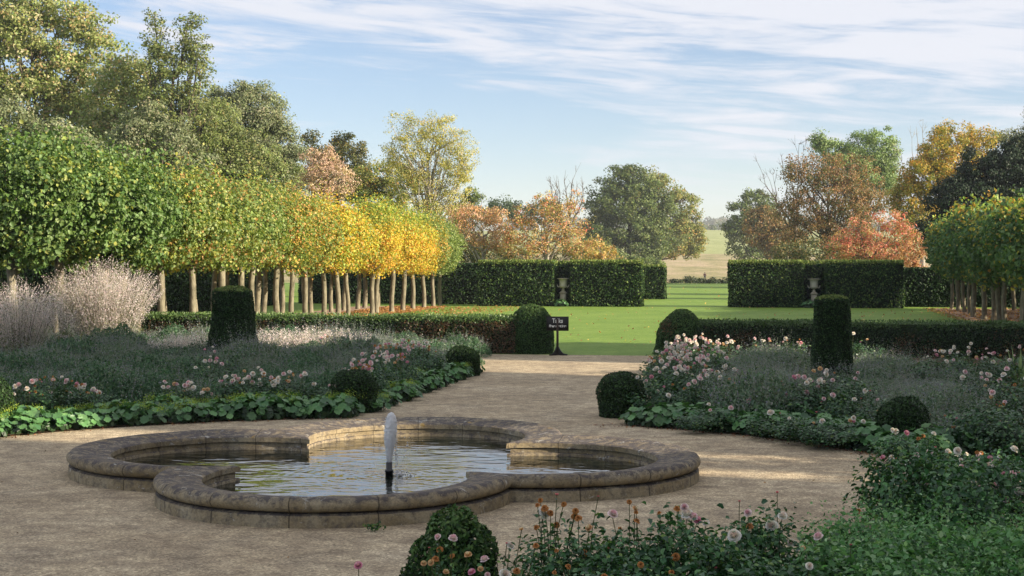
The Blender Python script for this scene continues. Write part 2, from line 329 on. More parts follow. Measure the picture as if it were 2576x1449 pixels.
def fountain():
    t = empty('fountain', FC, -YAW, 'low weathered stone fountain basin with four round lobes and a rolled rim', 'fountain'); t.scale = (1.0, 1.02, .86)
    def part(name, prof, m=STONE, wobble=.006):
        mb = MB(); A = sweep_lobes(mb, prof); o = mb.build(name, m, t, smooth=True)
        me = o.data; a = me.attributes.new('arc', 'FLOAT', 'POINT'); a.data.foreach_set('value', A.astype(np.float32))
        V = np.zeros(len(me.vertices) * 3, np.float32); me.vertices.foreach_get('co', V); V = V.reshape(-1, 3)
        w = wob(V, 9, 1.0)[:, None] * wobble + wob(V, 23, 4.0)[:, None] * wobble * .5; c = V.copy(); c[:, 2] = 0; c = norm(c)
        V[:, 2] += (w * .7)[:, 0]; V += c * w * .8; me.vertices.foreach_set('co', V.ravel())
        try: me.set_sharp_from_angle(angle=R(50))
        except Exception: pass
        return o
    Ro = 2.12
    part('plinth', [(Ro + .03, -.05), (Ro + .03, .0), (Ro + .025, .12), (Ro + .02, .155), (Ro - .02, .175), (Ro - .1, .185), (Ro - .12, .2)])
    roll = [(Ro - .14, .195), (Ro - .06, .19)]
    for a in np.linspace(-80, 100, 11): roll.append((Ro - .05 + .095 * math.cos(R(a)), .285 + .095 * math.sin(R(a))))
    part('coping', roll + [(Ro - .16, .368), (Ro - .26, .345), (Ro - .36, .325), (Ro - .44, .318), (Ro - .485, .312), (1.605, .295), (1.602, .255), (1.602, .215)], wobble=.008)
    part('inner_wall', [(1.602, .22), (1.628, .214), (1.63, .135), (1.612, .13), (1.606, .12), (1.604, -.1)])
    noz = MB(); lathe(noz, [(.0, -.05), (.05, -.05), (.05, .12), (.056, .12), (.056, .15), (.042, .155), (.042, .25), (.03, .25), (0, .245)], 20)
    noz.build('nozzle', plainmat('black_metal', (.012, .012, .013), .35, .5), t, (.17 * CU + SU * .75, .17 * SU - CU * .75, 0)).scale = (1, 1, 1 / .86)
    # the water surface: union of the lobe discs inside the walls
    pts = []
    for q in range(4):
        rot = q * math.pi / 2; rho = 1.63; xd = (LC + math.sqrt(2 * rho ** 2 - LC ** 2)) / 2; th = math.atan2(xd, xd - LC)
        for tt in np.linspace(th, -th, 40)[:-1]:
            lx, ly = rho * math.sin(tt), LC + rho * math.cos(tt); pts.append((lx * math.cos(rot) - ly * math.sin(rot), lx * math.sin(rot) + ly * math.cos(rot), .07))
    m, nt, b = mat('pool_water', .008, .5); b.inputs['Base Color'].default_value = (.008, .011, .007, 1); b.inputs['IOR'].default_value = 1.42
    tc = N(nt, 'ShaderNodeTexCoord'); mp = N(nt, 'ShaderNodeMapping'); mp.inputs['Rotation'].default_value = (0, 0, R(-9)); mp.inputs['Scale'].default_value = (.8, 1.45, 1)
    L(nt, tc.outputs['Object'], mp.inputs[0])
    sh = N(nt, 'ShaderNodeVectorMath', operation='SUBTRACT'); sh.inputs[1].default_value = (.17 * CU + SU * .75, .17 * SU - CU * .75, 0); L(nt, tc.outputs['Object'], sh.inputs[0])
    ln = N(nt, 'ShaderNodeVectorMath', operation='LENGTH'); L(nt, sh.outputs[0], ln.inputs[0])
    def mm(op, a, bb):
        n = N(nt, 'ShaderNodeMath', operation=op)
        for i, v in enumerate((a, bb)):
            if isinstance(v, (int, float)): n.inputs[i].default_value = v
            elif v is not None: L(nt, v, n.inputs[i])
        return n.outputs[0]
    wv = mm('SINE', mm('ADD', mm('MULTIPLY', ln.outputs['Value'], 48), mm('MULTIPLY', noise(nt, tc.outputs['Object'], 1.7, 3), 9)), None)
    fall = mm('DIVIDE', wv, mm('ADD', mm('MULTIPLY', mm('MULTIPLY', ln.outputs['Value'], ln.outputs['Value']), 2.2), 1.0))
    chop = noise(nt, mp.outputs[0], 1.9, 1.5, .35, 1.0); chop2 = noise(nt, mp.outputs[0], 5.5, 2, .5, .5)
    hgt = mm('ADD', mm('MULTIPLY', fall, .13), mm('ADD', mm('MULTIPLY', chop, 1.2), mm('MULTIPLY', chop2, .18)))
    bump(nt, b, hgt, 1.0, .0125)
    me = bpy.data.meshes.new('water'); me.from_pydata(pts, [], [tuple(range(len(pts)))[::-1]]); me.materials.append(m)
    if me.polygons[0].normal.z < 0: me.flip_normals()
    o = link('water', me, None, FC, -YAW); tag(o, kind='structure')
    # the jet
    rng = np.random.default_rng(5); j = MB()
    prof = [(0.020, .235), (.03, .245), (.037, .30), (.042, .36), (.055, .43), (.07, .5), (.078, .57), (.08, .65), (.077, .72), (.068, .79), (.05, .85), (.03, .885), (.01, .897), (0, .898)]
    zz = np.linspace(.24, .898, 46); rr = np.interp(zz, [p[1] for p in prof], [p[0] for p in prof]); rr[-1] = .0005
    lathe(j, np.stack([rr, zz], 1), 40); V = j.v[0]; lean = .025 * np.clip((V[:, 2] - .4) / .4, 0, 1)
    w = wob(V, 60, 2) * .35 + rng.normal(size=len(V)) * .55
    rad = norm(np.stack([V[:, 0], V[:, 1], 0 * V[:, 0]], 1)); V += (rad * (w * .0065 + wob(V, 130, 6) * .003)[:, None]).astype(np.float32); V[:, 0] += lean
    mj, nt, b = mat('foaming_water', .45, .5); b.inputs['Base Color'].default_value = (.98, .97, .965, 1); b.inputs['Subsurface Weight'].default_value = 0
    tr = N(nt, 'ShaderNodeBsdfTranslucent'); tr.inputs[0].default_value = (.95, .95, 1, 1); mx = N(nt, 'ShaderNodeMixShader'); mx.inputs[0].default_value = .12
    L(nt, b.outputs[0], mx.inputs[1]); L(nt, tr.outputs[0], mx.inputs[2]); L(nt, mx.outputs[0], nt.nodes['Material Output'].inputs[0])
    tcj = N(nt, 'ShaderNodeTexCoord'); bump(nt, b, noise(nt, tcj.outputs['Object'], 70, 4, .75), 1.0, .02)
    jt = j.build('water_jet', mj, None, FC + JET, 0, smooth=True)
    tag(jt, 'white foaming water jet rising from the black nozzle in the fountain', 'water jet')
    d = MB()
    def drop(p, r):
        ico = np.array([(0, 0, 1), (1, 0, 0), (0, 1, 0), (-1, 0, 0), (0, -1, 0), (0, 0, -1)], float) * r * np.array([1, 1, 1.3])
        d.add(ico + p, [(0, 1, 2), (0, 2, 3), (0, 3, 4), (0, 4, 1), (5, 2, 1), (5, 3, 2), (5, 4, 3), (5, 1, 4)])
    for i in range(650):                                # the thread of falling water on the right, drops round about, splash crown
        u = rng.random()
        if i > 260: a = rng.uniform(0, 6.28); z = rng.uniform(.3, .88); rj = float(np.interp(z, [.24, .5, .65, .8, .9], [.05, .08, .088, .072, .02])) * rng.uniform(.92, 1.18); drop(np.array([rj * math.cos(a) + .02, rj * math.sin(a), z]), rng.uniform(.002, .0065))
        elif u < .45: z = rng.uniform(.1, .55); drop(np.array([.085 + .012 * rng.normal() + (.5 - z) * .03, .01 * rng.normal(), z]), rng.uniform(.003, .009))
        elif u < .9: a = rng.uniform(0, 6.28); r = abs(rng.normal()) * .09; drop(np.array([.13 + r * math.cos(a) * 1.2, r * math.sin(a), .07 + abs(rng.normal()) * .04 * max(0, 1 - r * 3)]), rng.uniform(.004, .011))
        else: drop(np.array([rng.uniform(-.3, .5), rng.uniform(-.3, .3), rng.uniform(.1, .6)]), rng.uniform(.003, .008))
    for q in ((.235, .50), (.225, .46), (.24, .462), (.215, .40), (.19, .33)): drop(np.array([q[0], 0, q[1]]), .012)
    tag(d.build('droplets', mj, jt, smooth=True), kind='stuff')
fountain()

# ================================================================ CLIPPED GREENS
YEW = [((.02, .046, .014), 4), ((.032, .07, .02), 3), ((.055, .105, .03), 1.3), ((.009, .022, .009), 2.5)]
YEWH = YEW + [((.08, .14, .03), 2.2), ((.15, .21, .05), .9)]  # the added brighter greens are painted sun glints
YEWSUN = [((.14, .19, .04), 3), ((.2, .24, .06), 2), ((.07, .12, .025), 2)]  # sunlight on clipped tops put into the leaf colour
BOX = [((.04, .085, .026), 4), ((.065, .12, .035), 3), ((.02, .045, .016), 2)]
BROWN = [((.13, .075, .035), 3), ((.08, .05, .03), 3), ((.045, .065, .022), 3), ((.17, .09, .04), 1)]
def hedge_boxes(name, boxes, label, cat, s, cover, palF, palT, seed, group=None, wav=.05, brown=None, tips=0.0, top_z=None, kind='kite', mat_=None):
    """boxes in garden coordinates (a0,a1,b0,b1,z); leaves over the faces, a solid dark core inside as painted shade"""
    rng = np.random.default_rng(seed); a0, b0 = boxes[0][0], boxes[0][2]; org = G(a0, b0)
    mb = MB(); core = MB()
    for (p0, p1, q0, q1, h) in boxes:
        p0 -= a0; p1 -= a0; q0 -= b0; q1 -= b0
        e = s * .55 + .02
        nx, nz = max(2, int((p1 - p0) / .4)), max(2, int(h / .4))
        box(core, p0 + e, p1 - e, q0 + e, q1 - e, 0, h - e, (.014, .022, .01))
        for (ax, w_, h_) in (('f', p1 - p0, h), ('k', p1 - p0, h), ('l', q1 - q0, h), ('r', q1 - q0, h), ('t', p1 - p0, q1 - q0)):
            dens = cover / (s * s * .35); n = int(w_ * h_ * dens * (.35 if ax == 'k' else 1)); u, v = rng.random(n), rng.random(n)
            if ax == 'f': P = np.stack([p0 + u * w_, q0 + 0 * u, v * h], 1); Nn = np.array([0, -1, .25])
            if ax == 'k': P = np.stack([p0 + u * w_, q1 + 0 * u, v * h], 1); Nn = np.array([0, 1, .25])
            if ax == 'l': P = np.stack([p0 + 0 * u, q0 + u * w_, v * h], 1); Nn = np.array([-1, 0, .25])
            if ax == 'r': P = np.stack([p1 + 0 * u, q0 + u * w_, v * h], 1); Nn = np.array([1, 0, .25])
            if ax == 't': P = np.stack([p0 + u * w_, q0 + v * (q1 - q0), h + 0 * u], 1); Nn = np.array([0, 0, 1.])
            Nb = np.tile(Nn, (n, 1)); c = np.array([(p0 + p1) / 2, (q0 + q1) / 2, h / 2]); hd = np.array([(p1 - p0) / 2, (q1 - q0) / 2, h / 2])
            d = (P - c); rr = .16; over = np.maximum(np.abs(d) - (hd - rr), 0); over[:, 2] *= (d[:, 2] > 0)   # round the arrises
            L_ = np.linalg.norm(over, axis=1); k = np.where(L_ > rr, rr / np.maximum(L_, 1e-6), 1)[:, None]
            base = np.sign(d) * np.minimum(np.abs(d), hd - rr); P2 = np.where((over > 0), c + base + np.sign(d) * over * k, P)
            depth = np.abs(rng.normal(size=n)) * s * .45
            P2 = P2 + Nb * (wob(P, 1.6, seed)[:, None] * wav + wob(P, 5.0, seed + 3)[:, None] * wav * .5 - depth[:, None])
            nn = Nb + rng.normal(size=(n, 3)) * .75
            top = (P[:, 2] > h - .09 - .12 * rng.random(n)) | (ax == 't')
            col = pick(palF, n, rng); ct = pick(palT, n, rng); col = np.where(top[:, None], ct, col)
            if brown is not None:
                bz = (wob(P, 1.9, 7.7) + wob(P, .7, 2) * .6 + rng.normal(size=n) * .3 + (1 - P[:, 2] / h) * .9) > brown
                col = np.where((bz & ~top)[:, None], pick(BROWN, n, rng), col)
            leaves(mb, P2, nn, s * rng.uniform(.6, 1.25, n), .6, rng, col, kind)
            if ax == 't' and tips:
                m_ = int(w_ * h_ * tips); Pt = np.stack([p0 + rng.random(m_) * w_, q0 + rng.random(m_) * (q1 - q0), h + rng.uniform(0, .07, m_)], 1)
                nt_ = rng.normal(size=(m_, 3)); nt_[:, 2] *= .3
                leaves(mb, Pt, nt_, s * rng.uniform(.8, 1.4, m_), .45, rng, pick(palT, m_, rng), 'kite', ((0, 0, 1), .35))
    t = empty(name, org, -YAW, label, cat, group)
    core.build('branches', COREM, t); mb.build('foliage', mat_ or NEEDLE, t)  # solid core, coloured dark as the shade between the leaves
    return t
COREM = tone('inner_shade', (.008, .014, .007), (.02, .028, .012), 6)  # near-black green painting the shade deep inside clipped plants
TH = 2.72
hedge_boxes('tall_hedge', [(-12.6, -7.85, 44.8, 46.6, TH), (-6.9, -2.55, 44.8, 46.6, TH), (-7.95, -6.8, 46.1, 46.8, TH - .05)], 'tall clipped yew hedge left of the lawn opening, with an urn niche', 'hedge', .13, 1.9, YEWH, YEWSUN, 11, wav=.06, tips=110)
hedge_boxes('tall_hedge', [(2.55, 6.95, 44.8, 46.6, TH), (8.2, 12.7, 44.6, 46.6, TH), (6.9, 8.25, 46.1, 46.8, TH - .03)], 'tall clipped yew hedge right of the lawn opening, with an urn niche', 'hedge', .13, 1.9, YEWH, YEWSUN, 12, wav=.06, tips=110)
hedge_boxes('tall_hedge', [(-8.5, -2.35, 62.2, 63.8, 2.4)], 'further square block of yew hedge standing behind the left tall hedge beside the opening', 'hedge', .14, 1.7, YEWH, YEWSUN, 13, wav=.03, tips=20)
hedge_boxes('tall_hedge', [(2.7, 9.5, 62.2, 63.8, 2.4)], 'further block of yew hedge hidden behind the right tall hedge beside the opening', 'hedge', .16, 1.2, YEW, YEWSUN, 14, wav=.03)
hedge_boxes('tall_hedge', [(12.75, 24, 47.3, 48.8, 2.35)], 'shaded black-green hedge set back at the end of the right lime walk', 'hedge', .14, 1.4, YEW, YEW, 15, wav=.03)
hedge_boxes('tall_hedge', [(-25, -12.7, 48.2, 49.6, 2.6)], 'shaded dark hedge closing the far end of the left lime walk', 'hedge', .14, 1.4, YEW, YEW, 16, wav=.03)
hedge_boxes('tall_hedge', [(-27, -25.2, 25.5, 46, 3.0)], 'long dark hedge running behind the left lime walk, far stretch', 'hedge', .15, 1.2, YEW, YEW, 17, wav=.03)
hedge_boxes('tall_hedge', [(-27, -25.2, -8, 22.0, 3.0)], 'long dark hedge running behind the left lime walk, near stretch', 'hedge', .15, 1.2, YEW, YEW, 18, wav=.03)
hedge_boxes('tall_hedge', [(25.0, 26.6, 8, 46, 2.6)], 'dark hedge running behind the trunks of the right lime walk', 'hedge', .15, 1.2, YEW, YEW, 19, wav=.03)
hedge_boxes('low_hedge', [(-14.6, -2.5, -1.5, -.35, 1.12)], 'low hedge left of the path gap, glossy green top and brown die-back on its face', 'hedge', .062, 1.9, BOX, [((.1, .17, .045), 3), ((.14, .21, .06), 2), ((.05, .1, .03), 2)], 21, wav=.05, brown=.15, tips=150, mat_=GLOSSY)  # lighter top leaves paint in the sun on this hedge
hedge_boxes('low_hedge', [(2.9, 20, -1.5, -.35, 1.02)], 'low dark green hedge right of the path gap, behind the pink roses', 'hedge', .06, 1.9, YEW, [((.07, .13, .035), 3), ((.1, .16, .045), 2), ((.04, .08, .02), 2)], 22, wav=.05, brown=.75, tips=120, mat_=GLOSSY)  # lighter top leaves paint the glancing sun along the hedge

def clipped(name, loc, rfun, h, s, cover, pal, palT, seed, label, cat, wav=.03, group=None, square=0.0, kind='kite', m=None, fluff=.45, brown=0.0):
    """a topiary: rfun(t) gives the radius at height fraction t; square>0 squares the plan"""
    rng = np.random.default_rng(seed); t_ = empty(name, loc, -YAW, label, cat, group); rf0 = rfun; rfun = lambda t: max(.001, complex(rf0(t)).real)
    ts = np.linspace(0, 1, 200); rs = np.array([rfun(t) for t in ts]); ds = np.hypot(np.gradient(rs), np.gradient(ts * h)); wgt = rs * ds; wgt /= wgt.sum()
    A = 2 * math.pi * (rs * ds).sum(); n = int(A * cover / (s * s * .35))
    k = rng.choice(200, n, p=wgt); tt = np.clip(ts[k] + rng.uniform(-.0025, .0025, n), 0, 1); r = np.interp(tt, ts, rs); a = rng.uniform(0, 2 * math.pi, n)
    sq = (1 - square) + square / np.maximum(np.abs(np.cos(a)), np.abs(np.sin(a)))
    dr = np.interp(tt, ts, np.gradient(rs, ts)); P = np.stack([r * sq * np.cos(a), r * sq * np.sin(a), tt * h], 1)
    Nn = norm(np.stack([np.cos(a), np.sin(a), np.clip(-dr / h, -6, 6)], 1))
    P = P + Nn * (wob(P, 4, seed)[:, None] * wav + wob(P, 13, seed + 2)[:, None] * wav * .5 - np.abs(rng.normal(size=(n, 1))) * s * fluff)
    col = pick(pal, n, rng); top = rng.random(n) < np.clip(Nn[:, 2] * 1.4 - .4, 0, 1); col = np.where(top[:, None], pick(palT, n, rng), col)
    if brown: col = np.where(((wob(P, 3.1, 5) + rng.normal(size=n) * .25) > brown)[:, None], pick(BROWN, n, rng), col)
    mb = MB(); leaves(mb, P, Nn + rng.normal(size=(n, 3)) * .7, s * rng.uniform(.6, 1.3, n), .5, rng, col, kind)
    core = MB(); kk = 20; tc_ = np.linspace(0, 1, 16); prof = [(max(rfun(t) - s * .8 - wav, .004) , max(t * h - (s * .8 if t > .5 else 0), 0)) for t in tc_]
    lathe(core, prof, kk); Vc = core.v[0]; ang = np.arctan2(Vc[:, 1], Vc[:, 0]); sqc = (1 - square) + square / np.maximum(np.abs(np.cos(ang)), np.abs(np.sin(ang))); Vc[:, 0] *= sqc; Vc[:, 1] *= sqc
    core.build('branches', COREM, t_); mb.build('foliage', m or NEEDLE, t_)  # dark inner core stands for the shade behind the leaves
    return t_
def ballr(R_, flat=0.0):
    return lambda t: R_ * max(0.0, 1 - abs(2 * max(t, .32) - 1) ** 2.6) ** .5
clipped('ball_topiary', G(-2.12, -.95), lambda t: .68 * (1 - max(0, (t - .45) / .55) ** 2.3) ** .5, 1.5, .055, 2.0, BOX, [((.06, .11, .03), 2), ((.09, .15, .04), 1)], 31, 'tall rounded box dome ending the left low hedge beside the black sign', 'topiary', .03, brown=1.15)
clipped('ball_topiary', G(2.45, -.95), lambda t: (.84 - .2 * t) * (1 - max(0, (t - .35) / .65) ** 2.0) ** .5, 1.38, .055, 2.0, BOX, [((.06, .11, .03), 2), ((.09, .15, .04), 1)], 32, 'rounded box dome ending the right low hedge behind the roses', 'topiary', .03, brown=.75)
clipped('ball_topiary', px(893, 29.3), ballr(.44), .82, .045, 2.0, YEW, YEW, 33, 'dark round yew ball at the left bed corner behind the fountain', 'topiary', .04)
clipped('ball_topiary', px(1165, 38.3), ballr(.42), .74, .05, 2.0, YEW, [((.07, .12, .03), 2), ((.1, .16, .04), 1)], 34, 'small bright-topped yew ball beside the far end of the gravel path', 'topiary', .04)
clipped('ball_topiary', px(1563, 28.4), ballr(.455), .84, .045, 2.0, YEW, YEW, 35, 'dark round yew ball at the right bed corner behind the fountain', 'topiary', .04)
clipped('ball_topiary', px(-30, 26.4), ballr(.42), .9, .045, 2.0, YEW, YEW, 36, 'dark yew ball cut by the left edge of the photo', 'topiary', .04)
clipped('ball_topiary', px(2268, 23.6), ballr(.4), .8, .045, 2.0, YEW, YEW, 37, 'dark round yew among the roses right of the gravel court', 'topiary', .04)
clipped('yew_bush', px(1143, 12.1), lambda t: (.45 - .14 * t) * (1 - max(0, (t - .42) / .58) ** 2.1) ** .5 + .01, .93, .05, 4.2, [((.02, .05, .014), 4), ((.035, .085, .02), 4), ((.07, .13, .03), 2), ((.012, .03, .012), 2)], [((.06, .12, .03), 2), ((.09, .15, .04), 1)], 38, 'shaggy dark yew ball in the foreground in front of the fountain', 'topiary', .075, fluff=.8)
clipped('cone_topiary', px(586, 40.0), lambda t: (.68 - .25 * t + .02 * math.sin(t * 9)) * (1 - max(0, (t - .93) / .07) ** 2) ** .5 + .02, 2.2, .05, 2.1, YEW, YEWSUN, 39, 'tall tapered dark yew column in the left flower bed', 'topiary', .025, square=.35)
clipped('cone_topiary', px(2093, 33.5), lambda t: (.47 - .13 * t) * (1 - max(0, (t - .95) / .05) ** 2) ** .5 + .02, 2.12, .045, 2.1, YEW, YEWSUN, 40, 'tall square-sided dark yew column in the right flower bed', 'topiary', .015, square=.75)

# ================================================================ SIGN, URNS, CHAIR, PERSON
def sign():
    Z = 46.3; p = px(1402, Z); t = empty('sign', p, R(-8), 'black sign board with white handwriting on a footed post at the path gap', 'sign')
    blk = plainmat('black_paint', (.014, .012, .011), .55, .35, 14, .4)
    s = Z / F; mb = MB(); box(mb, -28 * s, 28 * s, -.02, .02, 62 * s, 98 * s); o = mb.build('board', blk, t); o.rotation_euler = (R(-4), 0, 0)
    mb = MB(); box(mb, -.032, .032, .022, .08, .02, 92 * s); mb.build('post', plainmat('worn_wood', (.05, .035, .028), .8, .2), t)
    for ang in (0, 120, 240):
        mb = MB(); pts = [(.04, .26), (.10, .15), (.17, .07), (.27, .045), (.31, .05), (.31, 0), (.24, 0), (.12, .0), (.0, .02), (0, .26)]
        V = [(x, -.022, z) for x, z in pts] + [(x, .022, z) for x, z in pts]; n = len(pts)
        mb.add(V, [(i, (i + 1) % n, n + (i + 1) % n, n + i) for i in range(n)])
        me_ = mb; f1 = [[i for i in range(n)]]; me_.add(V[:n], f1); me_.add(V[n:], [list(range(n))[::-1]])
        o = mb.build('foot', blk, t, (0, .05, 0)); o.rotation_euler = (0, 0, R(ang - 12))
    wm = plainmat('chalk_paint', (.75, .74, .68), .8, .1)
    for txt, zz, sz, sx in (('Talks', 83.8, .185, -13.5), ('Please meet here', 72.6, .105, -21.5)):
        c = bpy.data.curves.new('lettering', 'FONT'); c.body = txt; c.size = sz; c.extrude = .002; c.offset = .0035; c.shear = .12 if sz < .15 else .0
        c.space_character = .92 if sz < .15 else 1.0
        o = bpy.data.objects.new('tmp', c); C.objects.link(o); bpy.context.view_layer.update()
        me = bpy.data.meshes.new_from_object(o.evaluated_get(bpy.context.evaluated_depsgraph_get())); bpy.data.objects.remove(o)
        me.materials.clear(); me.materials.append(wm); q = link('lettering', me, [k for k in t.children if k.name.startswith('board')][0])
        w_ = max(v.co.x for v in me.vertices); want = (44 if sz < .15 else 27) * s
        for v in me.vertices: v.co.x *= want / w_
        q.rotation_euler = (R(90), 0, 0); q.location = (sx * s, -.0235, (zz - 1.5) * s - (.0 if sz > .1 else .01))
sign()
def urn(a, b, label):
    t = empty('stone_urn', G(a, b), -YAW, label, 'urn', 'stone urns in the hedge niches')
    mb = MB(); box(mb, -.22, .22, -.22, .22, 0, .16); box(mb, -.165, .165, -.165, .165, .16, .78); box(mb, -.135, .135, -.172, -.165, .24, .7)
    box(mb, -.2, .2, -.2, .2, .78, .84); lathe(mb, [(.19, .84), (.17, .88), (.1, .93), (.085, .99), (.1, 1.02), (.0, 1.02)], 24)
    mb.build('pedestal', URN, t)
    mb = MB(); lathe(mb, [(0, 1.02), (.09, 1.02), (.07, 1.06), (.06, 1.09), (.16, 1.12), (.235, 1.17), (.25, 1.22), (.235, 1.26), (.225, 1.34), (.235, 1.5), (.25, 1.6), (.27, 1.64), (.375, 1.665), (.385, 1.69), (.37, 1.7), (.25, 1.69), (.22, 1.55), (0, 1.5)], 36)
    mb.build('bowl', URN, t, smooth=True)
    for sx in (-1, 1):
        mb = MB(); tube(mb, [(sx * x, 0, z) for x, z in ((.22, 1.17), (.28, 1.17), (.325, 1.2), (.345, 1.26), (.36, 1.32))], [.035, .04, .034, .026, .012], k=8); mb.build('handle', URN, t, smooth=True)
urn(-7.38, 45.3, 'pale stone urn on a pedestal in the left hedge niche'); urn(7.55, 45.3, 'pale stone urn on a pedestal in the right hedge niche')
def garden_chairs():
    wm = plainmat('white_paint', (.78, .77, .74), .5, .4)
    for i, (x, lab) in enumerate(((1268, 'white metal garden seat back showing over the hedge, left one'), (1287, 'white metal garden seat back showing over the hedge, right one'))):
        Z = 104.0; t = empty('garden_chair', px(x, Z), R(20 * i), lab, 'chair', 'white garden chairs behind the hedge')
        mb = MB(); tube(mb, [(-.24 + .48 * k / 8, .2, 2.06 + .62 * math.sin(math.pi * k / 8)) for k in range(9)], .024); mb.build('backrest', wm, t)
        for k in range(9): v = None
        for ob in t.children:
            for v in ob.data.vertices: v.co.z -= 1.12
            for k in (-.12, 0, .12):
                mb = MB(); tube(mb, [(k, .2, .45), (k, .2, 1.48)], .012, k=5); mb.build('slat', wm, t)
            break
        mb = MB(); lathe(mb, [(0, .44), (.24, .44), (.25, .46), (0, .47)], 20); mb.build('seat', wm, t)
        for sx in (-1, 1):
            for sy in (-1, 1):
                mb = MB(); tube(mb, [(sx * .2, sy * .2, 0), (sx * .18, sy * .18, .45)], .014, k=5); mb.build('leg', wm, t)
        for c in t.children:                             # the seats stand on a raised terrace behind the hedge
            c.location.z = 1.22
        mb = MB(); box(mb, -.5, .5, -.5, .5, 0, 1.21); mb.build('plinth', URN, t)
garden_chairs()
def person():
    Z = 352.0; x = (1773 - CX) / F * Z; g = float(gz(np.array(x), np.array(Z)))
    t = empty('person', (x, Z, g), 0, 'distant walker in a dark red top and grey trousers on the straw field', 'person')
    def skin_body(name, P, E, Rr, m, root=0):
        me = bpy.data.meshes.new(name); me.from_pydata(P, E, []); o = bpy.data.objects.new(name, me); C.objects.link(o)
        sm = o.modifiers.new('s', 'SKIN'); me.skin_vertices[0].data[root].use_root = True
        for i, r in enumerate(Rr): me.skin_vertices[0].data[i].radius = (r, r)
        o.modifiers.new('u', 'SUBSURF').levels = 1; bpy.context.view_layer.update()
        m2 = bpy.data.meshes.new_from_object(o.evaluated_get(bpy.context.evaluated_depsgraph_get())); bpy.data.objects.remove(o)
        m2.materials.clear(); m2.materials.append(m); m2.polygons.foreach_set('use_smooth', [True] * len(m2.polygons)); return link(name, m2, t)
    P = [(0, 0, .95), (0, 0, 1.2), (0, 0, 1.42), (0, 0, 1.52), (0, -.01, 1.62), (0, 0, 1.74), (.1, 0, .9), (.14, -.12, .5), (.16, -.05, .08), (.16, -.18, .04), (-.1, 0, .9), (-.12, .1, .5), (-.12, .3, .1), (-.12, .2, .04),
         (.2, 0, 1.4), (.27, .08, 1.12), (.27, -.08, .9), (.27, -.14, .82), (-.2, 0, 1.4), (-.27, -.02, 1.12), (-.27, -.2, .95), (-.27, -.27, .9)]
    E = [(0, 1), (1, 2), (2, 3), (3, 4), (4, 5), (0, 6), (6, 7), (7, 8), (8, 9), (0, 10), (10, 11), (11, 12), (12, 13), (2, 14), (14, 15), (15, 16), (16, 17), (2, 18), (18, 19), (19, 20), (20, 21)]
    r = [.15, .14, .15, .06, .09, .07, .09, .065, .045, .04, .09, .065, .045, .04, .07, .05, .035, .03, .07, .05, .035, .03]
    skin_body('body', P, E, r, plainmat('skin', (.5, .33, .25), .6, .3))
    skin_body('jacket', [P[0], P[1], P[2], P[14], P[15], P[16], P[18], P[19], P[20]], [(0, 1), (1, 2), (2, 3), (3, 4), (4, 5), (2, 6), (6, 7), (7, 8)], [.17, .165, .175, .09, .07, .05, .09, .07, .05], plainmat('red_cloth', (.13, .03, .03), .9, .1))
    skin_body('trousers', [P[0], P[6], P[7], P[8], P[10], P[11], P[12]], [(0, 1), (1, 2), (2, 3), (0, 4), (4, 5), (5, 6)], [.165, .11, .085, .065, .11, .085, .065], plainmat('grey_cloth', (.05, .06, .07), .9, .1))
    mb = MB(); lathe(mb, [(0, 1.79), (.07, 1.78), (.105, 1.72), (.1, 1.66), (.07, 1.64)], 12, c=(0, .01)); mb.build('hair', plainmat('dark_hair', (.03, .02, .015), .8, .2), t, smooth=True)
person()

# ================================================================ TREES
def crown_pts(blobs, ncl, rc, per, rng, zmin=0.3, surf=.6, rough=.25):
    """clumps spread through ellipsoids; returns leaf points, their outward normals, the clump of each leaf, clump centres"""
    B = np.array(blobs, float); w = B[:, 3] * B[:, 5]; w /= w.sum(); k = rng.choice(len(B), ncl, p=w)
    d = norm(rng.normal(size=(ncl, 3))); rad = surf + (1 - surf) * rng.random(ncl) ** .6
    rad *= 1 + rough * wob(d * 3 + B[k, :3], 1.0, 3.3)
    Cc = B[k, :3] + d * rad[:, None] * B[k, 3:6]
    ok = Cc[:, 2] > zmin; Cc = Cc[ok]; d = d[ok]; k = k[ok]; ncl = len(Cc)
    cr = rc * rng.uniform(.6, 1.3, ncl); ci = np.repeat(np.arange(ncl), per); e = norm(rng.normal(size=(len(ci), 3)))
    rr = rng.random(len(ci)) ** .45; P = Cc[ci] + e * (cr[ci] * rr)[:, None] * np.array([1, 1, .72])
    Nn = e * .5 + d[ci] * .45 + np.array([.1, -.25, .2]) + rng.normal(size=(len(ci), 3)) * .6
    return P, Nn, ci, Cc
def bez(p0, p1, p2, n=5):
    t = np.linspace(0, 1, n)[:, None]; return (1 - t) ** 2 * p0 + 2 * t * (1 - t) * p1 + t * t * p2
def limbs(mb, trunk_top, base_h, Cc, rng, n, r0, curve=.25):
    Cc = np.array(Cc)
    if len(Cc) == 0: return
    for i in rng.choice(len(Cc), min(n, len(Cc)), replace=False):
        e = Cc[i]; z0 = rng.uniform(base_h, max(base_h + .2, min(trunk_top, e[2] - .2))); s = np.array([0, 0, z0])
        mid = (s + e) / 2 + np.array([0, 0, -1]) * np.linalg.norm(e - s) * curve * .3 + rng.normal(size=3) * np.linalg.norm(e - s) * .07
        tube(mb, bez(s, mid, e), np.linspace(r0, r0 * .18, 5), k=5)
TREES = {}
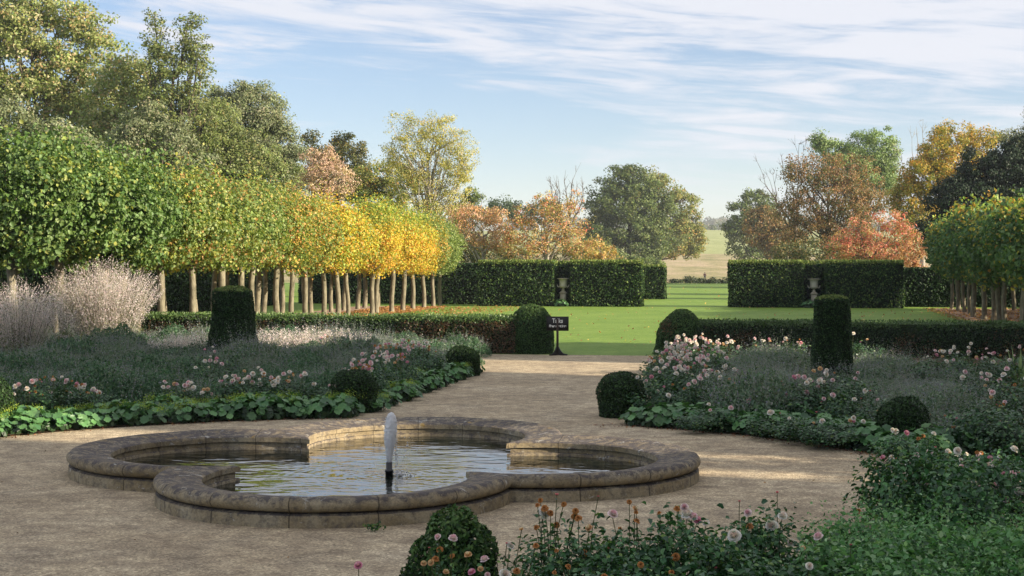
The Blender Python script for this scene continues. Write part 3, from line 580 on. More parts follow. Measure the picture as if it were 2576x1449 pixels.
def tree(name, label, x, Z, blobs, pal, s, cover=1.5, rc=None, trunk=None, seed=1, barkm=None, surf=.6, rough=.25, nlimb=16, asp=.65, group='trees beyond the garden', leafm=None, keep=.5, zf=.8, lim_r=1, up=None, zmin=.3):
    if pal is OLIVE or pal is GREEN or pal is GREY or pal is OAKY: pal = [(tuple(min(.75, v * 1.6) for v in c), w) for c, w in pal]
    rng = np.random.default_rng(seed); k = Z / F; gx = (x - CX) * k; g = float(gz(np.array(gx), np.array(Z)))
    t = empty(name, (gx, Z, g), 0, label, 'tree', group)
    B = [((bx - x) * k, rng.uniform(-.15, .15) * brx * k, hz(by, Z) - g, brx * k, brx * k * zf, bry * k) for bx, by, brx, bry in blobs]
    area = sum(math.pi * b[3] * b[5] for b in B) * 1.3; n = int(area * cover * 2.0 / (s * s * asp * .5)); rc = rc or max(.45, math.sqrt(area) * .055)
    ncl = max(30, int(area / (rc * rc) * 1.75)); per = max(4, int(n / ncl))
    P, Nn, ci, Cc = crown_pts(B, ncl, rc, per, rng, zmin, surf, rough)
    base = rng.choice(len(pal), len(Cc), p=np.array([p[1] for p in pal]) / sum(p[1] for p in pal))
    br = 1 + rng.uniform(-.15, .15, len(Cc))
    col = pick(pal, len(P), rng, base[ci], keep) * br[ci][:, None]
    mb = MB(); leaves(mb, P, Nn, s * rng.uniform(.6, 1.3, len(P)), asp, rng, col, 'kite', up)
    top = max(b[2] for b in B); tr = trunk or max(.15, top * .022); tk = MB()
    wv = rng.normal(size=2) * .02 * top
    tube(tk, [(0, 0, -.3), (wv[0] * .2, 0, top * .2), (wv[0], wv[1], top * .5), (wv[0] * .4, wv[1], top * .72), (0, 0, top * .86)], [tr * 1.3, tr, tr * .75, tr * .3, tr * .05], k=9)
    limbs(tk, top * .8, top * .22, Cc, rng, nlimb, tr * .38 * lim_r)
    mb.build('crown', leafm or LEAF, t); tk.build('trunk', barkm or BARK, t, smooth=True)
    return t
OLIVE = [((.15, .175, .05), 4), ((.19, .205, .075), 3), ((.105, .135, .038), 3), ((.24, .18, .08), 1.2), ((.3, .27, .15), 1)]
GREEN = [((.095, .12, .035), 4), ((.13, .15, .045), 3), ((.07, .085, .028), 3), ((.18, .16, .06), .8)]
GREY = [((.11, .13, .062), 4), ((.15, .165, .088), 3), ((.08, .095, .043), 3), ((.2, .19, .12), 1)]
OAK = [((.1, .145, .035), 4), ((.15, .19, .05), 3), ((.06, .09, .026), 3), ((.17, .17, .05), .8)]
OAKY = [((.12, .14, .035), 4), ((.17, .16, .04), 3), ((.09, .11, .03), 2), ((.25, .15, .04), 1)]
tree('autumn_tree', 'huge olive-brown deciduous tree filling the top left corner of the photo', 120, 128, [(-60, 150, 190, 170), (120, 130, 150, 140), (230, 210, 130, 120), (20, 300, 170, 130), (200, 310, 150, 110), (60, 30, 90, 60), (190, 60, 60, 55)], OLIVE, .27, 1.5, seed=51, nlimb=40, rough=.4, rc=.95)
tree('tall_tree', 'tall slim green tree with a forked open top rising above the left tree mass', 440, 118, [(440, 300, 105, 120), (455, 200, 75, 90), (395, 100, 34, 65), (478, 110, 36, 70), (500, 330, 70, 80), (380, 45, 16, 28), (492, 55, 20, 30), (510, 150, 24, 60), (400, 170, 50, 60)], GREEN, .2, .95, seed=52, nlimb=50, rough=.45, surf=.3, rc=.62)
tree('autumn_tree', 'olive tree with cream-tipped leaves between the corner tree and the forked tree', 300, 122, [(300, 250, 95, 100), (270, 370, 120, 100), (360, 330, 70, 90), (330, 190, 55, 50), (350, 260, 60, 80)], OLIVE, .25, 1.5, seed=53, nlimb=20, rough=.35, rc=.85)
tree('green_tree', 'olive-green spreading tree filling below the forked tree above the lime walk', 560, 124, [(545, 330, 80, 85), (610, 400, 90, 75), (470, 390, 100, 85), (680, 450, 80, 55), (560, 450, 120, 60), (400, 430, 90, 70)], GREEN, .2, 1.5, seed=50, nlimb=14, rc=.7)
tree('holm_oak', 'large grey-green evergreen oak, rounded, behind the middle of the left lime walk', 640, 140, [(620, 310, 105, 98), (690, 360, 66, 85), (560, 330, 85, 105), (650, 420, 110, 90), (735, 430, 50, 65), (640, 280, 70, 60)], GREY, .2, 2.2, seed=54, rough=.25, nlimb=14, rc=.9)
tree('holm_oak', 'small silvery grey-green evergreen in front of the forked tree', 390, 96, [(365, 310, 55, 50), (430, 360, 60, 60), (330, 380, 60, 70), (480, 400, 60, 60)], GREY, .17, 1.9, seed=55, nlimb=8, rc=.6)
tree('holm_oak', 'silvery grey-green evergreen above the first lime crowns at the left', 150, 88, [(110, 350, 80, 50), (190, 370, 60, 50), (20, 300, 60, 60)], GREY, .17, 1.8, seed=56, nlimb=8, rc=.6)
tree('dark_tree', 'dark bronze-green tree peeping over the pinkish tree', 850, 165, [(815, 370, 65, 38), (880, 400, 50, 55), (850, 450, 85, 60), (910, 470, 50, 50)], [((.09, .1, .025), 4), ((.16, .13, .03), 2), ((.055, .07, .02), 3)], .24, 1.9, seed=57, nlimb=10, rc=.9)
tree('pink_tree', 'pinkish-brown fading tree with a pointed crown behind the left limes', 815, 128, [(800, 430, 50, 55), (835, 455, 60, 55), (790, 480, 65, 50), (790, 395, 22, 30), (828, 400, 20, 35)], [((.5, .34, .25), 4), ((.58, .42, .32), 3), ((.38, .25, .17), 2), ((.4, .33, .15), 1.5)], .14, .9, seed=58, nlimb=14, rc=.45, up=((0, 0, 1), .6))
tree('green_tree', 'mid green tree low between the pinkish tree and the yellow willow', 970, 138, [(940, 450, 50, 45), (1000, 460, 60, 50), (960, 500, 80, 50)], OAKY, .2, 1.8, seed=59, nlimb=8, rc=.7)
tree('yellow_willow', 'airy pale yellow tree with upswept fine twigs above the left lime walk', 1075, 132, [(1020, 350, 55, 62), (1090, 340, 60, 60), (1145, 380, 50, 70), (1060, 430, 90, 70), (1130, 470, 65, 65), (1040, 300, 26, 26), (1120, 300, 30, 25), (1080, 520, 90, 50), (1170, 420, 28, 50), (985, 400, 26, 50)], [((.42, .38, .1), 4), ((.5, .44, .14), 3), ((.3, .31, .07), 3), ((.5, .35, .1), .8)], .13, .55, seed=60, nlimb=60, rc=.6, surf=.2, rough=.4, barkm=PALEBARK, up=((0, 0, -1), .5), lim_r=.8)
tree('dark_tree', 'small dark green tree just right of the yellow willow', 1190, 170, [(1190, 500, 24, 34), (1170, 540, 40, 40)], OAK, .22, 1.9, seed=61, nlimb=5, rc=.6)
tree('dark_tree', 'distant blue-green tree behind the pink cherry', 1270, 260, [(1265, 525, 38, 28), (1235, 545, 34, 22), (1310, 535, 40, 30), (1370, 540, 40, 34)], [((.05, .085, .035), 4), ((.08, .12, .05), 2)], .34, 2.0, seed=62, nlimb=6, rc=1.2)
CH = [((.5, .24, .12), 3), ((.56, .34, .16), 3), ((.45, .37, .13), 3), ((.32, .3, .1), 2.5), ((.55, .17, .09), .8)]
tree('cherry_tree', 'spreading salmon-pink cherry just right of the left lime walk', 1215, 112, [(1190, 540, 60, 32), (1250, 545, 50, 32), (1150, 560, 40, 35), (1220, 600, 70, 40), (1270, 610, 45, 40)], CH[:2] + [((.55, .36, .26), 3), ((.34, .3, .12), 1.5)], .13, .7, seed=63, nlimb=26, rc=.42, surf=.3, barkm=PALEBARK, rough=.4)
tree('cherry_tree', 'orange cherry with bare pale branches showing, above the left hedge', 1372, 110, [(1330, 560, 48, 50), (1400, 530, 60, 42), (1440, 510, 34, 28), (1360, 500, 30, 22), (1420, 580, 70, 45), (1340, 620, 80, 34), (1450, 620, 70, 34), (1290, 590, 40, 50)], CH, .14, .55, seed=64, nlimb=44, rc=.42, surf=.15, rough=.5, barkm=PALEBARK, lim_r=1.1)
tree('cherry_tree', 'small yellow-orange cherry before the big oak', 1515, 108, [(1500, 625, 32, 28), (1535, 640, 30, 22), (1490, 650, 30, 18)], [((.55, .38, .13), 4), ((.5, .28, .1), 2), ((.38, .34, .1), 2)], .13, .75, seed=65, nlimb=16, rc=.35, surf=.2, barkm=PALEBARK, rough=.4)
tree('oak_tree', 'big rounded green oak in the park just left of the opening', 1580, 305, [(1590, 470, 72, 50), (1545, 510, 70, 60), (1630, 520, 60, 60), (1580, 560, 115, 75), (1510, 590, 50, 55), (1640, 600, 60, 50), (1580, 640, 80, 40), (1600, 440, 36, 28)], OAK, .42, 2.1, seed=66, nlimb=14, rc=1.5, rough=.28)
tree('oak_tree', 'yellowing oak behind the big oak, its right side reaching to the opening', 1655, 335, [(1670, 490, 50, 45), (1705, 530, 50, 50), (1730, 570, 42, 42), (1690, 590, 62, 50), (1650, 460, 30, 26), (1755, 600, 24, 14), (1690, 630, 72, 26), (1740, 625, 34, 12)], OAKY, .42, 1.9, seed=67, nlimb=14, rc=1.4, rough=.3)
tree('oak_tree', 'hazy green oak in the park just right of the opening', 1890, 345, [(1895, 505, 30, 30), (1870, 550, 45, 45), (1920, 560, 50, 60), (1850, 575, 32, 30), (1925, 500, 26, 28), (1890, 610, 55, 30), (1900, 640, 66, 18)], OAK, .44, 1.8, seed=68, nlimb=14, rc=1.4, rough=.35)
tree('autumn_tree', 'orange-brown tree in front of the hazy oak right of the opening', 1935, 270, [(1905, 570, 34, 48), (1945, 590, 40, 52), (1975, 600, 45, 50), (1935, 560, 26, 40)], [((.2, .16, .055), 4), ((.3, .17, .06), 3), ((.13, .12, .04), 3)], .36, 1.8, seed=69, nlimb=10, rc=1.1)
tree('autumn_tree', 'large red-brown tree with dark ivy and open twiggy edges behind the right hedge', 2085, 165, [(2050, 440, 70, 60), (2130, 440, 80, 60), (2090, 500, 120, 75), (2180, 510, 60, 60), (2010, 540, 60, 70), (2100, 570, 110, 65), (2000, 610, 60, 40), (1995, 430, 30, 40)], [((.27, .15, .07), 4), ((.33, .19, .08), 3), ((.15, .14, .045), 3), ((.07, .09, .03), 2)], .2, .8, seed=70, nlimb=60, rc=.8, surf=.25, rough=.35)
tree('green_tree', 'light green tree with a round top behind the red-brown tree', 2170, 205, [(2205, 370, 52, 52), (2150, 385, 45, 45), (2085, 370, 42, 32), (2200, 440, 70, 50), (2120, 420, 60, 40), (2060, 350, 22, 20), (2235, 420, 32, 60), (2180, 450, 80, 50)], [((.2, .29, .09), 4), ((.26, .34, .12), 3), ((.14, .2, .06), 3)], .24, 1.9, seed=71, nlimb=24, rc=1.0, surf=.3, rough=.35)
tree('golden_tree', 'golden-orange tree with a deep amber top at the right', 2400, 150, [(2400, 345, 58, 40), (2460, 360, 45, 38), (2370, 400, 75, 50), (2330, 450, 70, 60), (2300, 500, 60, 60), (2410, 430, 80, 60), (2310, 560, 65, 50)], [((.42, .3, .04), 4), ((.32, .28, .045), 3), ((.5, .26, .04), 3), ((.2, .22, .04), 3)], .2, 1.8, seed=72, nlimb=20, rc=.75)
tree('dark_yew', 'massive blackish green yew at the right edge above the right lime walk', 2490, 118, [(2540, 420, 60, 70), (2470, 460, 70, 70), (2400, 520, 70, 75), (2500, 540, 100, 80), (2440, 400, 22, 30), (2560, 370, 30, 34), (2600, 450, 60, 90), (2370, 580, 60, 50), (2450, 520, 90, 90), (2530, 480, 80, 90)], [((.013, .028, .013), 4), ((.022, .042, .018), 3), ((.009, .018, .01), 3)], .18, 2.6, seed=73, nlimb=0, rc=.6, leafm=NEEDLE, up=((0, 0, 1), .5))
tree('spindle_bush', 'rose-red autumn shrub behind the right tall hedge', 2190, 108, [(2180, 590, 70, 45), (2240, 560, 45, 36), (2130, 620, 60, 40), (2210, 640, 90, 36), (2270, 600, 45, 45)], [((.56, .15, .11), 3.5), ((.6, .27, .17), 3), ((.45, .28, .11), 2.2), ((.27, .27, .09), 2)], .12, .8, seed=74, nlimb=30, rc=.35, surf=.25, rough=.4)
tree('spindle_bush', 'orange and straw shrub at the end of the right hedge by the lime walk', 2295, 106, [(2290, 640, 42, 36), (2320, 625, 26, 26), (2280, 670, 50, 24)], [((.5, .26, .1), 4), ((.55, .35, .18), 2), ((.35, .12, .08), 2)], .12, .8, seed=75, nlimb=16, rc=.3, surf=.25, rough=.4)
UN = [((.16, .15, .05), 3), ((.1, .12, .04), 3), ((.25, .17, .06), 2), ((.07, .09, .03), 2)]
tree('understory_shrub', 'olive-brown thicket under the cherries behind the left hedge', 1330, 118, [(1230, 640, 70, 40), (1330, 650, 80, 42), (1430, 655, 80, 36), (1180, 620, 40, 50)], UN, .16, 1.5, seed=78, nlimb=8, rc=.5)
tree('understory_shrub', 'dark green-brown thicket beneath the red-brown tree behind the right hedge', 2030, 150, [(1985, 640, 50, 36), (2060, 640, 70, 40), (2150, 640, 80, 44), (2240, 640, 60, 44)], UN, .2, 1.5, seed=79, nlimb=8, rc=.6)
tree('understory_shrub', 'dark mass of evergreen shrubs below the oaks by the opening', 1540, 230, [(1530, 655, 70, 26), (1610, 665, 60, 20), (1480, 640, 60, 40)], OAK, .3, 1.7, seed=80, nlimb=5, rc=.8)
tree('grey_tree', 'grey-brown treetops at the far right above the golden tree', 2560, 190, [(2530, 350, 40, 30), (2575, 345, 30, 30), (2600, 400, 60, 60), (2590, 300, 22, 40)], [((.22, .24, .13), 4), ((.27, .27, .17), 2), ((.16, .17, .09), 3)], .24, 1.2, seed=76, nlimb=20, rc=.8, surf=.3)
def bare_tree(label, x, Z, tips, seed, r0=.16, m=BARK, base_y=None):
    """a leafless tree: forked limbs ending at the given image points"""
    rng = np.random.default_rng(seed); k = Z / F; gx = (x - CX) * k; g = float(gz(np.array(gx), np.array(Z))); mb = MB()
    t = empty('bare_tree', (gx, Z, g), 0, label, 'tree', 'bare trees')
    hs = [hz(ty, Z) - g for tx, ty in tips]; fork = min(hs) * .6
    tube(mb, [(0, 0, -.2), (.1, 0, fork * .5), (0, 0, fork)], [r0 * 1.4, r0 * 1.1, r0], k=8); tw = MB()
    for (tx, ty), hh in zip(tips, hs):
        e = np.array([(tx - x) * k, rng.normal() * 1.2, hh]); s = np.array([0, 0, fork * rng.uniform(.8, 1)]); P = bez(s, s * .4 + e * .6 + np.array([(e[0]) * .15, 0, -.1 * hh]) + rng.normal(size=3) * .25, e, 9)
        P[1:-1] += rng.normal(size=(7, 3)) * .12; tube(mb, P, np.linspace(r0 * .5, r0 * .06, 9), k=5)
        for j in range(9):
            q = P[rng.integers(3, 9)]; d = norm((e - s)[None])[0] + rng.normal(size=3) * .55; ln = rng.uniform(.5, 1.2); mid = q + d * ln * .5 + rng.normal(size=3) * .12
            end = mid + (d + np.array([0, 0, .3])) * ln * .5 + rng.normal(size=3) * .15; tube(tw, [q, mid, end], [r0 * .1, r0 * .07, r0 * .03], k=4)
            for _ in range(3):
                d2 = d + rng.normal(size=3) * .7; tube(tw, [mid, mid + d2 * ln * .35], [r0 * .08, r0 * .03], k=3)
    mb.build('trunk', m, t, smooth=True); tw.build('twigs', m, t)
bare_tree('dead bare tree with crooked grey branches behind the orange cherry', 1425, 180, [(1385, 458), (1405, 470), (1420, 452), (1440, 455), (1465, 470), (1398, 480), (1450, 480)], 81, .3)
bare_tree('leafless twiggy tree at the left shoulder of the red-brown tree', 2000, 172, [(1920, 420), (1945, 440), (1965, 400), (1990, 385), (2005, 365), (2020, 380), (1935, 455)], 82, .22)
bare_tree('leafless pale-twigged tree between the light green and the golden tree', 2320, 195, [(2285, 350), (2300, 320), (2325, 300), (2350, 310), (2365, 330), (2275, 380), (2345, 350)], 83, .24, PALEBARK)
for i, b in enumerate((12, 17, 22, 27, 32, 37)):
    p = G(32, b); kk = F / p.y; xx = CX + p.x * kk; yy = lambda hh: HY + (H - hh) * kk
    tree('park_tree', ['first', 'second', 'third', 'fourth', 'fifth', 'sixth'][i] + ' dense tree of the belt right of the right lime walk, out of frame', xx, p.y, [(xx, yy(6.6), 3.3 * kk, 3.6 * kk), (xx + kk, yy(4.2), 3.0 * kk, 3.0 * kk)], OAK, .34, 1.1, seed=600 + i, nlimb=6, rc=.8, group='belt of trees beyond the right lime walk')
def distant_wood():
    rng = np.random.default_rng(90); mb = MB(); n = 260; xs = rng.uniform(-500, 900, n); ys = rng.uniform(1900, 2400, n)
    zs = gz(xs, ys)
    for x, y, z in zip(xs, ys, zs):
        r = rng.uniform(6, 11); h = rng.uniform(13, 20); k = 150; d = norm(rng.normal(size=(k, 3))); P = np.array([x, y, z + h * .55]) + d * np.array([r, r, h * .5]) * rng.uniform(.7, 1.05, (k, 1))
        leaves(mb, P, d + rng.normal(size=(k, 3)) * .3, rng.uniform(2.5, 4.5, k), .8, rng, pick([((.1, .12, .05), 3), ((.14, .12, .05), 2), ((.2, .13, .06), 1)], k, rng))
    o = mb.build('distant_wood', LEAF); tag(o, 'far blue-grey wooded ridge on the horizon beyond the green field', 'wood', kind='stuff')
    mb = MB()
    for i, x in enumerate(np.linspace(80, 240, 26)):      # the hedge line on the near ridge
        y = 1115 + rng.normal() * 4; z = float(gz(np.array(x), np.array(y))); k = 120; d = norm(rng.normal(size=(k, 3))); r = rng.uniform(2.2, 4.2) * (1.6 if x > 190 else 1)
        leaves(mb, np.array([x, y, z + r * .6]) + d * r * np.array([1.4, 1, .9]), d + rng.normal(size=(k, 3)) * .3, rng.uniform(.8, 1.5, k), .8, rng, pick(OAK, k, rng))
    tag(mb.build('field_hedgerow', LEAF), 'line of small bushes on the crest of the green field', 'hedgerow', kind='stuff')
distant_wood()
def scrub():
    """rough bushes along the far edge of the lawn"""
    for i, (x, w, h) in enumerate(((1700, 40, .9), (1735, 42, 1.7), (1765, 30, 1.0), (1792, 34, 1.25), (1822, 40, 1.0), (1850, 40, 1.3))):
        rng = np.random.default_rng(95 + i); Z = 183.0 + (i % 3); h *= .42; r = w * Z / F * .72; n = 1500; d = norm(rng.normal(size=(n, 3))); d[:, 2] = np.abs(d[:, 2])
        P = d * np.array([r, r * .8, h + .9]) * (rng.uniform(.6, 1.0, (n, 1)) + .12 * wob(d * 4, 1.5, i)[:, None]); mb = MB()
        leaves(mb, P, d + rng.normal(size=(n, 3)) * .5, .22 * rng.uniform(.6, 1.3, n), .6, rng, pick([((.03, .05, .022), 3), ((.055, .08, .03), 2), ((.12, .13, .05), .6)], n, rng))
        labs = ['low dark bush at the left end of the far lawn edge', 'tallest dark bush on the far lawn edge, left of the walker', 'low bush on the far lawn edge right below the walker', 'mid-height bush on the far lawn edge just right of the walker', 'spreading bush on the far lawn edge, second from the right hedge', 'bush on the far lawn edge half hidden by the right tall hedge']
        g0 = px(x, Z, -.7); tag(mb.build('bush', LEAF, None, g0), labs[i], 'bush', 'bushes along the far edge of the lawn')
scrub()

# ---------------------------------------------------------------- the pleached lime walks
LG = [((.2, .26, .06), 4), ((.27, .33, .11), 3.2), ((.11, .18, .045), 3), ((.3, .34, .08), .8)]
LY = [((.66, .47, .05), 4), ((.55, .48, .07), 2.5), ((.64, .32, .06), 2.6), ((.3, .36, .07), 1.5)]
LO = [((.2, .27, .06), 5), ((.5, .27, .07), 1.3), ((.48, .4, .08), 2), ((.14, .2, .05), 2.5)]
LYG = [((.36, .43, .07), 4), ((.24, .33, .07), 3), ((.52, .43, .07), 2), ((.15, .22, .05), 2)]
LGD = [((.12, .2, .05), 4), ((.18, .27, .09), 3), ((.075, .135, .035), 3), ((.3, .34, .08), .5)]
def lime(a, b, pal, palname, top, bot, s, cover, seed, label, group, lean=0.0, half=1.5, back=False):
    rng = np.random.default_rng(seed); top += .12 + rng.uniform(-.3, .3); bot += rng.uniform(-.15, .12); t = empty('lime_tree', G(a + rng.uniform(-.3, .3), b), -YAW, label, 'tree', group)
    hh = (top - bot) / 2; cz = (top + bot) / 2; A = 4 * half * hh * 2 + 4 * half * half
    n = int(A * cover / (s * s * .85 * .5)); d = norm(rng.normal(size=(n, 3)))
    q = 2.25; k = (np.abs(d) ** q).sum(1) ** (-1 / q); P = d * k[:, None] * np.array([half * 1.02, min(half * .98, 1.42), hh])   # a rounded cube
    depth = rng.random(n) ** 1.5 * .42; P *= (1 - depth)[:, None]
    P *= (1 + .15 * wob(P + seed, 1.7, seed) + .15 * wob(P + seed, 4.6, seed))[:, None]
    P[:, 2] += cz + .25 * wob(P, 1.3, seed * 1.7) * (P[:, 2] > 0) + np.where(P[:, 2] > hh * .6, rng.random(n) ** 3 * .6 * (1 + wob(P, 6, seed)), 0) - np.where(P[:, 2] < -hh * .6, rng.random(n) ** 5 * .3, 0)
    Nn = d * .55 + rng.normal(size=(n, 3)) * .55 + np.array([0, 0, .3])
    patch = (wob(P + seed * 3, 1.6, seed * 2.3) + rng.normal(size=n) * .35); base = np.clip(((patch + 1) / 2 * len(pal)).astype(int), 0, len(pal) - 1)
    col = pick(pal, n, rng, base, .4, .2); mb = MB(); zr = (P[:, 2] - bot) / (top - bot)
    if pal is LY: col = np.where((rng.random(n) < np.clip((zr - .5) * 2.2, 0, .85))[:, None], pick(LYG, n, rng), col)
    if a > 0: col = np.where((rng.random(n) < np.clip((zr - .8) * 2.4, 0, .55) + .012)[:, None], pick([((.42, .34, .06), 1.5), ((.3, .38, .08), 3), ((.5, .26, .06), 1)], n, rng), col)  # right walk: sunlit tops painted as yellower upper leaves
    leaves(mb, P, Nn, s * rng.uniform(.65, 1.25, n), .85, rng, col, 'ovate' if s > .12 and not back else 'kite', ((0, 0, -1), .6))
    tk = MB(); lx = lean * 1.0
    r = .132 * (top / 6.2) * rng.uniform(.88, 1.12); zz = np.linspace(-.1, top * .7, 9)
    tube(tk, [(lx * min(z, 3) / 3 + .035 * math.sin(z * 2.3 + seed), .03 * math.sin(z * 1.7 + seed * 2), z) for z in zz], [r * 1.3, r * 1.1, r * 1.02, r, r * .98, r * 1.0, r * .7, r * .5, r * .25], k=10)
    limbs(tk, top * .6, bot - .1, P[rng.choice(n, 30)] * np.array([.8, .8, 1]), rng, 12, r * .35)
    cr = MB(); lathe(cr, [(.01, bot + .55), (half * .55, bot + .7), (half * .62, cz), (half * .5, top - .9), (.01, top - .75)], 8)
    mb.build('crown', LEAF, t); tk.build('trunk', LIMEBARK, t, smooth=True); return t
def lime_walks():
    rng = random.Random(4); i = 0
    nb = 23
    words = ['first', 'second', 'third', 'fourth', 'fifth', 'sixth', 'seventh', 'eighth', 'ninth', 'tenth', 'eleventh', 'twelfth', 'thirteenth', 'fourteenth', 'fifteenth', 'sixteenth', 'seventeenth', 'eighteenth', 'nineteenth', 'twentieth', 'twenty-first', 'twenty-second', 'twenty-third']
    for k in range(nb):
        b = -8.0 + k * 2.43; u = min(1, k / 21); top = (5.75 if k < 4 else 5.62 - .68 * u); bot = 2.85 - .75 * u; s = .128 - .034 * u
        if k < 4: pal, w = LGD, 'deep green'
        elif k < 9: pal, w = LG[:3] + [((.36, .36, .08), 2.0), ((.42, .25, .08), .7)], 'olive green'
        elif k < 12: pal, w = LO, 'orange-flecked green'
        elif k < 15: pal, w = LO[:1] + LY[:3] + [LYG[0]], 'yellow and orange'
        elif k < 20: pal, w = LY, 'bright yellow'
        elif k < 21: pal, w = LO, 'orange-flecked green'
        else: pal, w = LG, 'green'
        lime(-15.2, b, pal, w, top, bot, s, 2.0, 200 + k, f'{w} clipped lime, {words[k]} from left in the left walk front row', 'limes in the front row of the left walk', rng.uniform(-.14, .14), 1.85 if k < 4 else 1.5 - .05 * u)
    for k in range(19):
        b = -2.0 + k * 2.5; u = k / 18; top = 5.85 - .85 * u; bot = 2.75 - .6 * u; s = .17 - .03 * u; pal, w = [(LG, 'green'), (LYG, 'yellow-green'), (LO, 'orange-flecked')][(k // 3) % 3]
        lime(-18.5, b, pal, w, top, bot, s, 1.3, 240 + k, f'{w} clipped lime, {words[k]} from left in the left walk back row', 'limes in the back row of the left walk', rng.uniform(-.1, .1), 1.6, True)
    LR = [((.09, .17, .06), 4), ((.13, .22, .07), 3), ((.06, .12, .045), 3), ((.4, .34, .06), .9)]  # blue-green darkened to paint in the shade on this row
    for k in range(13):
        b = 43.2 - k * 2.45; top = 4.75; bot = 1.95
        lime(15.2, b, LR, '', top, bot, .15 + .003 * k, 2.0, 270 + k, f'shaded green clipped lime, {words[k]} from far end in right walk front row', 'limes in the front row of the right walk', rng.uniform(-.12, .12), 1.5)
    for k in range(10):
        b = 42.0 - k * 2.5; lime(18.5, b, [((.2, .27, .06), 3), ((.45, .34, .06), 3), ((.5, .24, .05), 1.5), ((.12, .18, .05), 2)], '', 5.2, 2.0, .14, 1.5, 290 + k, f'yellow-topped clipped lime, {words[k]} from far end in right walk back row', 'limes in the back row of the right walk', rng.uniform(-.1, .1), 1.6)
lime_walks()
def litter():
    rng = np.random.default_rng(7); mb = MB()
    def scat(n, a0, a1, b0, b1, s, z=.02, p=1.0):
        a = rng.uniform(a0, a1, n); b = rng.uniform(b0, b1, n); P = np.array([G(x, y, z) for x, y in zip(a, b)]) + np.array([0, 0, 1]) * rng.uniform(0, .03, (n, 1))
        Nn = np.array([0, 0, 1.]) + rng.normal(size=(n, 3)) * .45
        leaves(mb, P, Nn, s * rng.uniform(.6, 1.3, n), .8, rng, pick([((.42, .2, .08), 4), ((.5, .3, .12), 3), ((.3, .14, .06), 3), ((.55, .4, .1), 1)], n, rng))
    scat(9000, -17.5, -14.0, -1, 43, .12); scat(260, -13, 14, 1, 44, .09); scat(700, -12.6, -9, 16, 44.5, .1); scat(900, -14.0, -10.5, 10, 42, .12); scat(150, -10, 12, 5, 44, .1); scat(3500, 13.6, 19.6, 8, 44, .12); scat(160, 8, 14, 12, 44, .11)
    scat(60, -5, 5, 50, 110, .16)
    tag(mb.build('fallen_leaves', LEAF), 'orange and brown fallen leaves strewn under the limes and over the lawn', 'leaves', kind='stuff')
litter()

# ================================================================ FLOWER BEDS
def lobed_leaf(mb, P, Nn, r, col, rng):
    """round scalloped leaf: a shallow funnel with nine lobes"""
    Nn = Nn / np.linalg.norm(Nn); T = np.cross(Nn, rng.normal(size=3)); T /= np.linalg.norm(T); B = np.cross(Nn, T)
    k = 18; th = np.arange(k) * 2 * math.pi / k; rr = r * np.where(np.arange(k) % 2 == 0, 1.0, .8) * (1 + rng.normal(size=k) * .04); lift = r * .24 + r * .1 * np.sin(th * 3 + rng.random() * 6)
    V = np.concatenate([[P], P + (np.cos(th) * rr)[:, None] * T + (np.sin(th) * rr)[:, None] * B + lift[:, None] * Nn])
    mb.add(V, [(0, 1 + i, 1 + (i + 1) % k) for i in range(k)], np.tile(col, (k, 1)) * np.where(np.arange(k) % 2 == 0, 1.0, .93)[:, None])
def mantle_mesh(seed, sprays):
    rng = np.random.default_rng(seed); mb = MB()
    for i in range(46):
        a = rng.uniform(0, 6.28); rho = .40 * math.sqrt(rng.random()); z = .27 * (1 - (rho / .46) ** 2) + rng.uniform(-.05, .04) + .03
        n = np.array([math.cos(a) * rho * 2.1, math.sin(a) * rho * 2.1, .75]) + rng.normal(size=3) * .18
        lobed_leaf(mb, np.array([rho * math.cos(a), rho * math.sin(a), max(z, .03)]), n, rng.uniform(.055, .1), pick([((.075, .18, .06), 3), ((.11, .24, .08), 3), ((.05, .13, .045), 2)], 1, rng)[0], rng)
    n = 260; d = norm(rng.normal(size=(n, 3))); d[:, 2] = np.abs(d[:, 2]); P = d * np.array([.36, .36, .2]) * rng.uniform(.4, .9, (n, 1))
    leaves(mb, P, d + rng.normal(size=(n, 3)) * .3, .11, .8, rng, pick([((.03, .065, .022), 1)], n, rng))
    fl = None
    if sprays:
        fl = MB()
        for i in range(sprays):
            a = rng.uniform(0, 6.28); c = np.array([.25 * math.cos(a), .25 * math.sin(a) - .12, rng.uniform(.26, .36)]); m = 150
            leaves(fl, c + rng.normal(size=(m, 3)) * np.array([.06, .06, .04]), rng.normal(size=(m, 3)) + np.array([0, 0, .6]), .017, .9, rng, pick([((.3, .42, .04), 3), ((.4, .48, .08), 2), ((.2, .3, .04), 1)], m, rng))
    return mb.mesh('foliage', GLOSSY), (fl.mesh('flower_spray', LEAF) if fl else None)
MANT = [mantle_mesh(300 + i, s) for i, s in enumerate((0, 0, 0, 2, 4))]
def mantle(p, v, sc_, rz, label, group):
    t = empty('edging_plant', p, rz, label, 'plant', group); fo, fl = MANT[v]; t.scale = (sc_, sc_, sc_)
    link('foliage', fo, t)
    if fl: tag(link('flower_spray', fl, t), kind='stuff')
